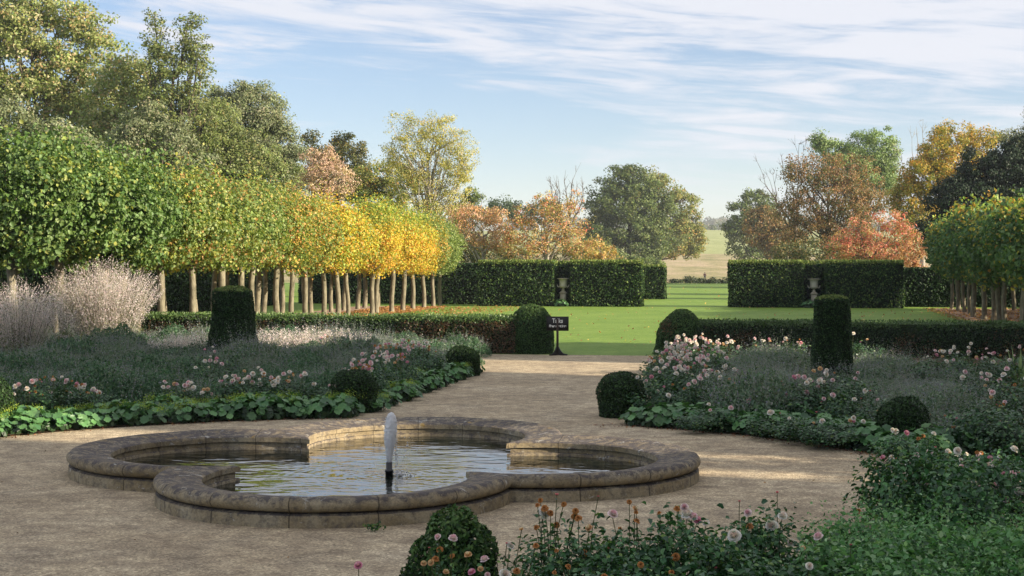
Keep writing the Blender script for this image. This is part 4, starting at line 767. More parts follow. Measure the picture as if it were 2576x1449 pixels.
def edgings():
    rng = random.Random(11)
    GL = ('round-leaved green edging plant spilling onto the gravel along the left bed', 'edging plants along the left bed'); GF = ('edging plant with acid yellow-green flower froth along the left bed', 'flowering edging plants along the left bed')
    GR = ('pale round-leaved edging plant along the curved front of the right bed', 'edging plants along the right bed'); GP = ('yellow-green flecked edging plant beside the gravel path at the left bed', 'edging plants along the path')
    def row(rr, t0, t1, n, sa, G1, rcen, flo):
        for i in range(n):
            t = t0 + (t1 - t0) * (i + rng.uniform(-.25, .25)) / max(1, n - 1); a = sa * rr * math.cos(t); b = FB + rr * math.sin(t)
            f = rng.random() < flo; lb = GF if (f and sa < 0) else G1
            mantle(G(a, b, .03), rng.choice((3, 4)) if f else rng.choice((0, 1, 2)), rng.uniform(.85, 1.15), rng.uniform(0, 6.28), lb[0], lb[1])
    row(RC + .28, R(72), R(20), 19, -1, GL, RC, .3); row(RC + .8, R(72), R(20), 19, -1, GL, RC, .35)
    row(7.8 + .3, R(69), R(24), 15, 1, GR, 7.8, .0); row(7.8 + .85, R(66), R(26), 13, 1, GR, 7.8, .0)
    for i in range(11):
        for o in (.1, .62): mantle(G(-2.25 - o, -19.2 + i * .95 + rng.uniform(-.2, .2), .03), rng.choice((0, 1, 3, 4)), rng.uniform(.8, 1.1), rng.uniform(0, 6), GP[0], GP[1])
    for i, (a, lb) in enumerate(((-7.4, 'small green plant at the foot of the left urn'), (7.3, 'small green plant at the foot of the right urn'))):
        t = empty('edging_plant', G(a, 44.75, 0), 0, lb, 'plant'); t.scale = (1.15, 1.15, 1.3); link('foliage', MANT[i][0], t)
edgings()
def catmint_mesh(seed, grey):
    rng = np.random.default_rng(seed); mb = MB(); n = 5200
    a = rng.uniform(0, 6.28, n); rho = .95 * np.sqrt(rng.random(n)); z = .5 * (1 - (rho / 1.02) ** 2.4)
    P = np.stack([rho * np.cos(a), rho * np.sin(a), z], 1); P[:, 2] = np.maximum(.02, P[:, 2] * (1 + .3 * wob(P, 5, seed)) - rng.random(n) ** 2 * .2)
    Nn = np.stack([np.cos(a) * rho * 1.2, np.sin(a) * rho * 1.2, .7 + 0 * a], 1) + rng.normal(size=(n, 3)) * .6
    c = [((.055, .125, .06), 3), ((.09, .18, .085), 3), ((.15, .21, .12), 1.2), ((.03, .075, .035), 2.4)] if not grey else [((.1, .17, .09), 3), ((.16, .22, .14), 3), ((.22, .25, .19), 1.6), ((.05, .1, .05), 1.5)]
    leaves(mb, P, Nn, .05 * rng.uniform(.6, 1.4, n), .5, rng, pick(c, n, rng), 'kite', ((0, 0, .6), .8))
    sp = MB(); m = 300 if grey else 150
    for i in range(m):
        a = rng.uniform(0, 6.28); rho = .85 * math.sqrt(rng.random()); z = .5 * (1 - (rho / 1.02) ** 2.4); s = np.array([rho * math.cos(a), rho * math.sin(a), z - .03]); d = np.array([math.cos(a) * rho * .75, math.sin(a) * rho * .75, 1]) + rng.normal(size=3) * .16; ln = rng.uniform(.1, .2) + (.2 if grey and rng.random() < .3 else 0)
        k = 9; u = np.linspace(.15, 1, k)[:, None]; Q = s + d * ln * u + rng.normal(size=(k, 3)) * .008
        leaves(sp, Q, rng.normal(size=(k, 3)), .03 * (1.15 - .6 * u[:, 0]), .7, rng, pick([((.28, .25, .26), 2), ((.22, .24, .24), 3), ((.17, .22, .16), 3), ((.24, .22, .32), 1)], k, rng), 'kite', (tuple(d), .5))
    return mb.mesh('foliage', LEAF), sp.mesh('flower_spikes', LEAF)
CAT = [catmint_mesh(320 + i, i % 2) for i in range(4)]
def catmint(p, v, sc_, rz, label, group):
    t = empty('catmint', p, rz, label, 'plant', group); t.scale = (sc_, sc_, sc_ * rnd.uniform(.72, 1.38)); link('foliage', CAT[v][0], t); link('flower_spikes', CAT[v][1], t)

rnd = random.Random(77)
# roses: bloom meshes shared by every bloom of a kind
def bloom_mesh(kind, seed):
    rng = np.random.default_rng(seed); mb = MB()
    cols = {'white': [(.93, .88, .9), (.9, .76, .76)], 'blush': [(.92, .76, .82), (.86, .55, .66)], 'pink': [(.8, .36, .52), (.88, .58, .7)], 'peach': [(.8, .52, .3), (.86, .72, .56)], 'spent': [(.5, .22, .07), (.36, .15, .05)], 'bud': [(.7, .2, .26), (.6, .2, .2)]}[kind]
    R0 = {'white': .046, 'blush': .042, 'pink': .037, 'peach': .036, 'spent': .027, 'bud': .016}[kind]
    rings = {'bud': ((.35, 1.0, 5), (.8, .9, 5)), 'spent': ((.3, .6, 5), (.7, .5, 7), (1, -.3, 8))}.get(kind, ((.22, 1.15, 5), (.45, 1.1, 7), (.68, .95, 9), (.85, .65, 10), (.95, .2, 8)))
    for (rr, up, n) in rings:
        for i in range(n):
            a = 2 * math.pi * i / n + rng.uniform(-.25, .25) + rr * 2; d = np.array([math.cos(a), math.sin(a), 0]); w = np.array([-d[1], d[0], 0]); Z_ = np.array([0, 0, 1.])
            pw = R0 * rr * 1.9 * math.sin(math.pi / n) * 1.5 + R0 * .12; V = []
            for u in (0, .5, 1.0):
                out = R0 * rr * (.25 + .85 * u ** .8); hgt = R0 * (.1 + up * .75 * u - .18 * u * u * (1 - up)) + rng.normal() * R0 * .04
                ww = pw * (.35 + .65 * math.sin(math.pi * (.2 + .6 * u))) * .5
                for sgn in (-1, 0, 1): V.append(d * (out - abs(sgn) * R0 * .08 * u) + w * ww * sgn + Z_ * (hgt + abs(sgn) * R0 * .07))
            c = np.array(cols[0]) * (1 - .5 * (1 - rr) * .4) if rr > .6 else np.array(cols[1]); c = c * rng.uniform(.88, 1.05)
            mb.add(np.array(V), [(0, 1, 4, 3), (1, 2, 5, 4), (3, 4, 7, 6), (4, 5, 8, 7)], c)
    lathe(mb, [(.001, -R0 * .35), (R0 * .22, -R0 * .2), (R0 * .28, R0 * .05), (R0 * .1, R0 * .2)], 7, (.06, .1, .03))
    return mb.mesh('bloom', PETAL, smooth=True)
BLOOM = {k: [bloom_mesh(k, 400 + 7 * i + len(k)) for i in range(3)] for k in ('white', 'blush', 'pink', 'peach', 'spent', 'bud')}
ROSE = [((.035, .095, .035), 4), ((.06, .14, .045), 3), ((.022, .06, .026), 3), ((.12, .2, .05), .8)]
def rose_foliage(seed, r, h, n, s, kind):
    rng = np.random.default_rng(seed); mb = MB(); st = MB()
    cl = max(10, n // 45); a = rng.uniform(0, 6.28, cl); rho = r * np.sqrt(rng.random(cl)); z = h * (.3 + .62 * rng.random(cl)) * (1 - .35 * (rho / r) ** 2); Cc = np.stack([rho * np.cos(a), rho * np.sin(a), z], 1)
    for e in Cc[:max(10, cl // 2)]:
        s0 = np.array([e[0] * .15, e[1] * .15, 0]); tube(st, bez(s0, (s0 + e) / 2 + np.array([0, 0, h * .12]), e, 4), np.linspace(.007, .003, 4), k=4)
    ci = rng.integers(0, cl, n); P = Cc[ci] + rng.normal(size=(n, 3)) * np.array([.085, .085, .075]); P[:, 2] = np.maximum(P[:, 2], .03)
    d = P - np.array([0, 0, h * .4]); Nn = norm(d) * .5 + np.array([0, 0, .75]) + rng.normal(size=(n, 3)) * .45
    leaves(mb, P, Nn, s * rng.uniform(.6, 1.3, n), .66, rng, pick(ROSE, n, rng), kind)
    return mb.mesh('foliage', GLOSSY), st.mesh('stems', STEM)
RF = [rose_foliage(340 + i, .55, .78, 1900, .062, 'kite') for i in range(4)]
_r = ROSE; ROSE = [(tuple(v * 1.35 for v in c), w) for c, w in ROSE]
RG = [rose_foliage(360 + i, .58, .8, 1500, .07, 'ovate') for i in range(3)]
RN = [rose_foliage(350 + i, .44, .68, 1150, .056, 'ovate') for i in range(3)]
def rose(p, blooms, label, group, fol=RF, sc_=1.0, scz=1.0, foliage=True, leafy=False):
    """blooms: (dx, dy, z, kind) about the bush's base; each on its own stem"""
    t = empty('rose_bush', p, 0, label, 'rose bush', group)
    if foliage:
        fo, st = rnd.choice(fol); rz = rnd.uniform(0, 6.28)
        o = link('foliage', fo, t, None, rz); o.scale = (sc_, sc_, scz)
        o = link('stems', st, t, None, rz); o.scale = (sc_, sc_, scz)
    if not blooms: return t
    fs = MB(); rg = np.random.default_rng(rnd.randrange(10 ** 6))
    for (dx, dy, z, k) in blooms:
        e = np.array([dx, dy, z]); s0 = e * np.array([.35, .35, .25]); mid = (s0 + e) / 2 + rg.normal(size=3) * .03
        tube(fs, bez(s0, mid, e, 4), [.005, .004, .0035, .003], (.5, .5, .5), 4)
        b = link('bloom', rnd.choice(BLOOM[k]), t, (dx, dy, z)); tl = rnd.uniform(.15, .75); b.rotation_euler = (R(rnd.uniform(15, 60)), R(rnd.uniform(-25, 25)), rnd.uniform(-.9, .9)) if k != 'bud' else (R(rnd.uniform(-20, 20)), 0, 0)
        sc2 = rnd.uniform(.6, 1.2) * (.82 if p[1] < 12 else 1); b.scale = (sc2,) * 3
    fs.build('flower_stems', STEM, t)
    if leafy:
        lf = MB()
        for (dx, dy, z, k) in blooms:
            e = np.array([dx, dy, z]); s0 = e * np.array([.35, .35, .25]); m = 12; u = rg.uniform(.15, .92, (m, 1)); P = s0 + (e - s0) * u + rg.normal(size=(m, 3)) * .028
            leaves(lf, P, rg.normal(size=(m, 3)) * .5 + np.array([0, 0, .8]), .045 * rg.uniform(.6, 1.25, m), .66, rg, pick(ROSE, m, rg), 'ovate')
        lf.build('stem_leaves', GLOSSY, t)
    return t
def kinds(w): return rnd.choices(list(w), list(w.values()))[0]
MIXN = {'white': 5, 'blush': 4, 'pink': 1.2, 'peach': 1.5, 'spent': 2.5, 'bud': 1}
MIXW = {'white': 6, 'blush': 4, 'pink': 1, 'peach': 1, 'spent': 1, 'bud': .7}
def rb(x, y, n, label, group, h=.8, w=.45, mix=MIXN, fol=RF, sc_=1.0):
    """a bush whose flower heads are centred on the given image point"""
    h0 = h; p = at(x, y, h - .03); bl = []
    for _ in range(60):                                  # keep the bush behind the edging plants
        a_, b_ = toG(p.x, p.y)
        if math.hypot(a_, b_ - FB) > (RC if a_ < 0 else 7.8) + 1.45 and abs(a_) > 2.9: break
        if math.hypot(a_, b_ - FB) > (RC if a_ < 0 else 7.8) + 1.45: p = G(math.copysign(2.95, a_), b_); break
        h = max(.42, h - .02); p = at(x, y, h - .03)
    p.z = .02
    sc_ *= .8 if h < h0 - .1 else 1; w *= .9
    for _ in range(n):
        a, r = rnd.uniform(0, 6.28), w * math.sqrt(rnd.random()); bl.append((r * math.cos(a), r * math.sin(a), h * rnd.uniform(.98, 1.25) * (1 - .22 * (r / w) ** 2), kinds(mix)))
    return rose(p, bl, label, group, fol, sc_, h / .78)
def beds():
    # ---- left bed, catmint mounds over most of it
    rng = random.Random(21); pts = []
    for i in range(9000):
        a, b = rng.uniform(-15, -3.4), rng.uniform(-26, -3.0); rr = math.hypot(a, b - FB)
        if rr < RC + 1.9 or min([99] + [math.hypot(a - q[0], b - q[1]) for q in pts]) < 1.02: continue
        p = G(a, b); x = CX + F * p.x / p.y
        if x < -80 or x > 1230: continue
        pts.append((a, b)); catmint(G(a, b, .02), rng.choice((0, 2)) if b < -14.5 else rng.randrange(4), rng.uniform(.78, 1.2) * (.95 if b < -12 else 1.1), rng.uniform(0, 6.28), 'grey-green mound of catmint with faded mauve spikes in the left bed', 'catmint mounds in the left bed')
    # ---- left bed roses (image positions of their flower heads)
    Lr = [(82, 985, 9, 'blush and browned rose bush near the left edge of the left bed'), (140, 962, 9, 'white-flowered rose bush above the yellow-green edging at far left'), (205, 985, 9, 'rose bush with tan spent heads at the left of the left bed'),
          (235, 1000, 4, 'low rose bush with two pink blooms beside the edging at left'), (448, 975, 10, 'rose bush with clustered pale blooms left of the yew column foot'), (480, 990, 6, 'low rose bush below the yew column'), (520, 915, 5, 'white roses just in front of the tall yew column'), (548, 885, 3, 'few white roses at the foot of the tall yew column'),
          (600, 962, 9, 'pale pink rose bush right of the yew column, front group'), (640, 950, 11, 'fullest white and pink rose bush in the middle of the left bed'), (690, 965, 8, 'blush rose bush in the middle of the left bed'), (735, 955, 9, 'apricot and blush rose bush toward the corner ball'), (825, 975, 4, 'sparse rose bush just left of the corner yew ball'),
          (900, 925, 7, 'rose bush above the corner yew ball'), (945, 930, 8, 'rose bush right of the corner yew ball'), (985, 880, 13, 'dense pale pink rose bush near the end of the left bed'), (1020, 870, 13, 'dense white rose bush before the low hedge, left one'), (1060, 880, 12, 'dense white rose bush before the low hedge, right one'), (1000, 915, 9, 'rose bush with scattered blooms near the path'),
          (1050, 905, 9, 'rose bush closest to the path at the end of the left bed'), (940, 890, 7, 'far rose bush half sunk in grey catmint'), (510, 855, 2, 'far pink rose bush seen left of the yew column top'), (830, 850, 3, 'far rose bush among sunlit grasses behind the left bed'), (905, 858, 4, 'far sunlit rose bush before the low hedge')]
    for x, y, n, lb in Lr: rb(x, y, int(n * 1.6), lb, 'rose bushes in the left bed', .74 if y > 900 else .8, .42)
    # ---- right bed: grey mounds round the column, roses elsewhere
    mounds = [(1880, 905), (1930, 890), (1985, 895), (1900, 940), (1960, 935), (2010, 920), (2170, 890), (2225, 900), (2290, 905), (2340, 935), (2200, 940), (2270, 950), (2340, 975), (2400, 960), (2250, 990), (2320, 1010), (2400, 1005), (2160, 920), (2440, 1030), (1860, 960), (1920, 980), (2380, 920)]
    for i, (x, y) in enumerate(mounds):
        p = at(x, y, .62); p.z = .02; catmint(p, (1, 3)[i % 2], rng.uniform(.95, 1.25), rng.uniform(0, 6), 'soft grey mound of catmint around the right yew column', 'catmint mounds in the right bed')
    big = 'rose bushes in the right bed'
    Rr = [(1630, 905, 13, 'rose bush leaning over the end of the gravel path'), (1660, 880, 14, 'dense pink rose bush beside the right dome, front'), (1700, 890, 15, 'fullest pink rose bush in the near right bed'), (1740, 905, 15, 'pink rose bush in the thick of the right bed cluster'), (1780, 890, 14, 'pink rose bush toward the grey mounds'), (1720, 865, 13, 'rose bush against the right low hedge'),
          (1770, 862, 12, 'sunlit rose bush against the right low hedge'), (1820, 868, 10, 'rose bush at the hedge behind the grey mounds'), (1690, 930, 9, 'rose bush with fewer blooms behind the right corner ball'), (1750, 935, 9, 'rose bush with orange spent heads'), (1815, 930, 7, 'rose bush at the edge of the grey mounds'), (1790, 960, 5, 'low rose bush below the pink cluster'),
          (1920, 862, 5, 'sunlit roses along the hedge top left of the yew column'), (2000, 865, 5, 'roses along the hedge just left of the yew column'), (2160, 860, 3, 'single roses just right of the yew column'), (1640, 960, 4, 'rose bush just right of the corner yew ball'), (1700, 985, 3, 'dark rose bush with hardly a bloom behind the edging'), (1830, 1005, 3, 'dark rose bush with one round white bloom'),
          (1900, 1010, 3, 'dark leafy rose bush in the mid right bed'), (1970, 1000, 2, 'leafy rose bush below the grey mounds'), (2020, 965, 7, 'rose cluster at the left foot of the yew column'), (2070, 960, 5, 'roses before the yew column base'), (2120, 950, 4, 'rose bush at the right foot of the yew column'), (2050, 1010, 3, 'leafy rose bush in front of the yew column'), (2120, 1015, 4, 'rose bush with a pair of pale blooms before the yew column'),
          (2180, 1000, 3, 'leafy rose bush right of the yew column'), (1780, 1030, 2, 'dark rose bush above the pale edging plants'), (1960, 1045, 2, 'dark leafy bush above the curved edging'), (2040, 1060, 2, 'leafy rose bush above the middle of the curved edging'), (2110, 1065, 2, 'leafy rose bush left of the dark round yew'), (2190, 1060, 2, 'leafy bush just left of the dark round yew'), (2330, 1055, 3, 'rose bush behind the dark round yew'),
          (2370, 900, 7, 'white rose bush by the hedge at right'), (2430, 890, 7, 'white rose bush by the hedge further right'), (2500, 900, 6, 'white rose bush near the right edge by the hedge'), (2560, 890, 5, 'white rose bush cut by the right edge'), (2460, 950, 5, 'rose bush with large white blooms at right'), (2530, 960, 5, 'rose bush beside the spiky iris'), (2480, 1010, 3, 'leafy rose bush at the right'), (2550, 1030, 3, 'dark rose bush at the right edge'),
          (2420, 1075, 3, 'dark rose bush behind the near right group'), (2500, 1080, 3, 'dark rose bush near the right edge, middle distance'), (2260, 1040, 3, 'low leafy rose bush right of centre in the right bed')]
    for x, y, n, lb in Rr: rb(x, y, int(n * 1.7) if n > 4 else n + 1, lb, big, .8 if y < 950 else .85, .45, MIXW if n > 5 else MIXN, RF, 1.1)
    # ---- the near right group, beside the cross path
    for x, y, n, lb, h in [(2310, 1160, 4, 'tall rose bush beside the gravel, left of the near right group', 1.0), (2390, 1150, 5, 'tall rose bush in the near right group', 1.05), (2470, 1150, 4, 'rose bush with pale blooms in the near right group', 1.05), (2550, 1160, 3, 'rose bush at the right edge, near group', 1.05), (2300, 1230, 3, 'leafy rose bush overhanging the gravel', .9), (2370, 1240, 4, 'leafy rose bush in front of the near right group', .9), (2450, 1240, 4, 'dark rose bush in the near right group, front', .9), (2540, 1250, 4, 'dark rose bush at the right edge, front', .9), (2290, 1100, 4, 'rose bush with a long bare arching stem', 1.1), (2480, 1190, 3, 'rose bush deep in the near right group', 1.0)]:
        rb(x, y, n + 3, lb, 'rose bushes right of the gravel court', h, .5, MIXW, RG, .95)
beds()
def near_bed():
    """the bed in front: individual roses standing against the gravel"""
    def nr(x, Z, blooms, label, h=.62, sc_=1.0, foliage=True, base=None):
        p = px(x, Z, .02); bl = []
        for (bx, by, k) in blooms:
            dy = rnd.uniform(-.12, .12); q = px(bx, Z + dy); bl.append((q.x - p.x, dy, hz(by, Z + dy) - .02, k))
        return rose(p, bl, label, 'rose bushes in the foreground bed', RN, sc_, h / .62, foliage, foliage)
    nr(1095, 11.2, [(1103, 1352, 'blush'), (1139, 1357, 'blush'), (1106, 1382, 'spent'), (1096, 1405, 'spent'), (1137, 1398, 'spent'), (1066, 1418, 'peach'), (1080, 1379, 'bud'), (1085, 1416, 'peach'), (1122, 1440, 'peach'), (1105, 1452, 'spent'), (1188, 1441, 'pink'), (1178, 1398, 'peach')], 'rose with apricot spent heads in front of the foreground yew', .5, .8)
    nr(905, 10.9, [(902, 1424, 'pink')], 'single pink rose bloom on its stem at the bottom edge', .2, .5, False)
    nr(1240, 11.4, [(1220, 1410, 'blush'), (1209, 1432, 'peach'), (1226, 1447, 'blush'), (1282, 1374, 'white'), (1312, 1333, 'peach'), (1268, 1446, 'white'), (1275, 1368, 'bud'), (1300, 1436, 'spent'), (1348, 1372, 'spent')], 'rose with one round white bloom right of the foreground yew', .5, .85)
    nr(1380, 12.3, [(1359, 1258, 'spent'), (1352, 1270, 'spent'), (1370, 1278, 'spent'), (1366, 1291, 'white'), (1385, 1290, 'spent'), (1349, 1326, 'spent'), (1448, 1285, 'spent'), (1446, 1298, 'spent'), (1401, 1246, 'bud'), (1418, 1268, 'spent'), (1400, 1320, 'spent')], 'open rose with long stems and orange seed heads above the gravel', .62, .9)
    nr(1470, 12.0, [(1455, 1303, 'spent'), (1505, 1250, 'bud'), (1483, 1330, 'peach'), (1400, 1385, 'spent'), (1470, 1390, 'spent')], 'leafy foreground rose in front of the right lobe', .66, .95)
    nr(1590, 12.4, [(1583, 1262, 'spent'), (1596, 1280, 'peach'), (1600, 1288, 'spent'), (1540, 1296, 'blush'), (1602, 1310, 'spent'), (1560, 1330, 'spent'), (1530, 1380, 'bud')], 'foreground rose reaching up to the fountain rim', .74, 1.0)
    nr(1680, 12.6, [(1703, 1279, 'spent'), (1722, 1277, 'blush'), (1730, 1297, 'white'), (1742, 1302, 'blush'), (1754, 1309, 'pink'), (1777, 1318, 'white'), (1658, 1290, 'spent')], 'foreground rose with a clear cluster of pink blooms', .76, 1.05)
    nr(1760, 12.0, [(1848, 1350, 'white'), (1790, 1390, 'blush'), (1700, 1400, 'spent')], 'dark leafy foreground rose at the bottom of the photo', .72, 1.0)
    nr(1870, 12.8, [(1882, 1291, 'blush'), (1886, 1323, 'spent'), (1860, 1262, 'bud')], 'foreground rose with a sideways pale bloom', .66, .9)
    nr(1960, 13.0, [(1968, 1300, 'white'), (1942, 1325, 'white'), (1991, 1367, 'white'), (1955, 1240, 'bud')], 'foreground rose with a large cupped white bloom', .68, .9)
    nr(1420, 11.2, [(1395, 1440, 'spent'), (1430, 1425, 'spent')], 'leafy rose at the bottom edge, left of centre', .5, 1.0)
    nr(1530, 11.3, [(1520, 1450, 'spent')], 'leafy rose at the bottom edge near the middle', .56, 1.1)
    nr(1640, 11.2, [(1612, 1420, 'spent'), (1690, 1440, 'spent')], 'leafy rose at the bottom edge, right of the middle', .58, 1.1)
    nr(1850, 11.7, [(1800, 1430, 'bud')], 'dense leafy rose at the bottom edge, right', .6, 1.05)
    nr(2090, 12.0, [(2060, 1352, 'blush'), (2140, 1372, 'bud')], 'leafy foreground rose at the edge of the mint-green cover', .5, .95)
    nr(2030, 11.4, [(2035, 1425, 'white')], 'leafy rose at the bottom edge beside the mint-green cover', .5, 1.05)
    nr(1950, 12.1, [(2020, 1380, 'peach')], 'low leafy rose beside the mint-green cover', .5, 1.0)
    for x, Z, bl, lb in [(2262, 16.4, [(2179, 1306, 'white'), (2205, 1340, 'pink'), (2160, 1285, 'spent')], 'rose at the gravel edge with one big white bloom'), (2350, 16.8, [(2248, 1190, 'white'), (2270, 1270, 'blush'), (2255, 1300, 'bud')], 'tall rose standing over the gravel with a white bloom'),
                         (2420, 15.6, [(2414, 1308, 'white'), (2388, 1292, 'peach'), (2418, 1276, 'blush'), (2524, 1300, 'blush')], 'rose with a big pale bloom above the mint-green cover'), (2520, 16.2, [(2574, 1330, 'white'), (2540, 1270, 'spent')], 'rose cut by the right edge above the mint-green cover')]:
        nr(x, Z, bl, lb, .8, 1.15)
    # mint-green leafy cover, bottom right
    rng = np.random.default_rng(66); mb = MB(); n = 30000
    xs = rng.uniform(1840, 2720, n * 2); Z = rng.uniform(11.2, 15.6, n * 2); X = (xs - CX) / F * Z
    mask = (xs > 2085 + (15.6 - Z) * -14 + 50 * np.sin(Z * 3)) ; X = X[mask][:n]; Z = Z[mask][:n]; n = len(X)
    top = .42 + .14 * np.sin(X * 2.6 + 1) * np.cos(Z * 2.1) + .08 * np.sin(X * 7 + Z * 5); top = np.minimum(top, hz(1362, Z) + .07 * np.sin(X * 9) + .05 * np.sin(X * 23 + Z * 11))
    cl = rng.integers(0, n, n // 14); k_ = rng.integers(0, len(cl), n); top = np.where(rng.random(n) < .55, top[cl][k_] + rng.uniform(-.03, .12, n), top - .06); X = np.where(top > -9, X, X)
    sel = rng.random(n) < .55; X = np.where(sel, X[cl][k_] + rng.normal(size=n) * .022, X); Z = np.where(sel, Z[cl][k_] + rng.normal(size=n) * .022, Z); top = np.where(sel, (.42 + .14 * np.sin(X * 2.6 + 1) * np.cos(Z * 2.1)) * 0 + top, top)
    P = np.stack([X, Z, top - rng.random(n) ** 2 * .22], 1)
    leaves(mb, P, rng.normal(size=(n, 3)) * .5 + np.array([0, -.1, .8]), (.034 + .02 * sel) * rng.uniform(.6, 1.4, n), .62, rng, pick([((.1, .24, .08), 3), ((.17, .34, .13), 2.5), ((.28, .43, .22), 1.2), ((.045, .12, .04), 2.6)], n, rng), 'ovate')
    tag(mb.build('mint_cover', LEAF), 'soft mint-green leafy ground cover in the bottom right corner', 'ground cover', kind='stuff')
near_bed()
def plume_shrub(x, Z, w, h, n, label, seed, base_w=.35):
    """fan of long pale feathery stems over a green leafy base"""
    rng = np.random.default_rng(seed); t = empty('plume_shrub', px(x, Z, .02), 0, label, 'shrub', 'silvery plume shrubs'); mb = MB(); k = 46; us = np.linspace(.28, 1, k)
    a = rng.uniform(0, 6.28, n); sp = np.sqrt(rng.random(n)); ln = h * rng.uniform(.72, 1.05, n) * (1 - .22 * sp)
    Pl, Nl, Tl, Cl = [], [], [], []
    for i in range(n):
        ex = np.array([math.cos(a[i]) * sp[i] * w, math.sin(a[i]) * sp[i] * w * .8, ln[i]]); s0 = ex * np.array([base_w, base_w, 0]); mid = (s0 + ex) / 2 + np.array([-ex[0] * .12, -ex[1] * .12, ex[2] * .12])
        u = us[:, None]; Q = (1 - u) ** 2 * s0 + 2 * u * (1 - u) * mid + u * u * ex; side = rng.normal(size=(k, 3)) * np.array([1, 1, .4]) * (.055 * np.sin(np.pi * np.clip((us - .15) / .85, 0, 1)) + .006)[:, None]; Pl.append(Q + side)
    P = np.concatenate(Pl); m = len(P); leaves(mb, P, rng.normal(size=(m, 3)), rng.uniform(.018, .04, m), .55, rng, pick([((.76, .64, .68), 4), ((.84, .74, .77), 3), ((.6, .5, .53), 3), ((.4, .42, .3), 1.2)], m, rng), 'kite', ((0, 0, 1), .6))
    mb.build('plumes', LEAF, t); st = MB()
    for i in range(0, n, 4):
        ex = np.array([math.cos(a[i]) * sp[i] * w, math.sin(a[i]) * sp[i] * w * .8, ln[i]]); s0 = ex * np.array([base_w, base_w, 0]); mid = (s0 + ex) / 2 + np.array([-ex[0] * .12, -ex[1] * .12, ex[2] * .12]); tube(st, bez(s0, mid, ex, 5), np.linspace(.008, .002, 5), k=3)
    st.build('stems', STEM, t)
    lf = MB(); m = 9000; d = norm(rng.normal(size=(m, 3))); d[:, 2] = np.abs(d[:, 2]); P = d * np.array([w * .75, w * .6, h * .55]) * (rng.random((m, 1)) ** .4); leaves(lf, P, d + rng.normal(size=(m, 3)) * .6, .06 * rng.uniform(.6, 1.3, m), .35, rng, pick([((.2, .24, .1), 3), ((.12, .17, .06), 3), ((.27, .29, .14), 2)], m, rng), 'kite', ((0, 0, 1), .6))
    lf.build('foliage', LEAF, t)
plume_shrub(262, 44.6, 1.75, 2.95, 1500, 'big sunlit silvery-mauve plume shrub in front of the first lime trunks', 501)
plume_shrub(45, 39.6, 1.3, 2.4, 850, 'greyish shaded plume shrub at the left edge', 502)
plume_shrub(165, 40.2, .45, 1.9, 60, 'thin upright pale plumes between the two large plume shrubs', 503, .2)
def low_plumes():
    labs = ['pale sunlit feathery plant before the low hedge, right of the yew column', 'pale feathery plant before the low hedge in the middle', 'pale feathery plant before the low hedge, toward the pink roses', 'pale feathery plant just left of the yew column', 'short greyish feathery plant beside the big plume shrub']
    for i, (x, Z, w, h) in enumerate(((690, 42.5, .85, 1.05), (775, 42.8, .85, 1.05), (860, 43, .85, 1.0), (500, 42, .7, .95), (430, 41.0, .7, .95))): plume_shrub(x, Z, w, h, 170, labs[i], 510 + i)
low_plumes()
def small_things():
    rng = np.random.default_rng(70)
    t = empty('iris', px(2566, 33.2, .02), 0, 'clump of upright pale green sword-shaped leaves at the right edge', 'plant'); mb = MB()
    for i in range(13):
        a = rng.uniform(0, 6.28); h = rng.uniform(.75, 1.08); d = np.array([math.cos(a) * .28, math.sin(a) * .1, h]); w = .022; s = np.array([math.cos(a) * .05, math.sin(a) * .05, 0])
        mb.add([s + [-w, 0, 0], s + [w, 0, 0], s + d * .6 + [w * .8, 0, 0], s + d * .6 + [-w * .8, 0, 0]], [(0, 1, 2, 3)], (.2, .3, .12)); mb.add([s + d * .6 + [-w * .8, 0, 0], s + d * .6 + [w * .8, 0, 0], s + d], [(0, 1, 2)], (.28, .36, .18))
    mb.build('foliage', LEAF, t)
    p = at(940, 1338); t = mb = None; mb = MB(); n = 60; P = rng.normal(size=(n, 3)) * np.array([.05, .03, .02]) + np.array([0, 0, .05])
    leaves(mb, P, rng.normal(size=(n, 3)) + np.array([0, 0, 1]), .035, .7, rng, pick(ROSE, n, rng), 'ovate')
    tag(mb.build('weed', LEAF, None, p), 'tiny green weed growing at the foot of the fountain plinth', 'plant')
    # dry leaves and twigs on the gravel
    mb = MB(); n = 420; a = rng.uniform(-8, 8, n); b = FB + rng.uniform(-9, 14, n); ok = (np.hypot(a, b - FB) > 4.4) & ((np.abs(a) < 2.1) | (np.hypot(a, b - FB) < 7.9)); P = np.array([G(x, y, .012) for x, y in zip(a[ok], b[ok])]); n = len(P)
    leaves(mb, P, np.array([0, 0, 1.]) + rng.normal(size=(n, 3)) * .3, .03 * rng.uniform(.5, 1.5, n), .6, rng, pick([((.13, .07, .035), 3), ((.3, .17, .07), 1), ((.07, .05, .03), 2)], n, rng))
    m2 = 700; th = rng.uniform(R(15), R(74), m2); sgn = np.where(rng.random(m2) < .6, 1, -1); rr = np.where(sgn > 0, 7.8, RC) + rng.normal(size=m2) * .12 - .05
    P = np.array([G(g * r_ * math.cos(t_), FB + r_ * math.sin(t_), .015) for g, r_, t_ in zip(sgn, rr, th)]); leaves(mb, P, np.array([0, 0, 1.]) + rng.normal(size=(m2, 3)) * .4, .045 * rng.uniform(.5, 1.4, m2), .65, rng, pick([((.22, .08, .05), 3), ((.35, .17, .07), 1.5), ((.1, .05, .03), 2)], m2, rng))
    tag(mb.build('dry_leaves', LEAF), 'dry brown leaf scraps scattered on the gravel', 'leaves', kind='stuff')
small_things()

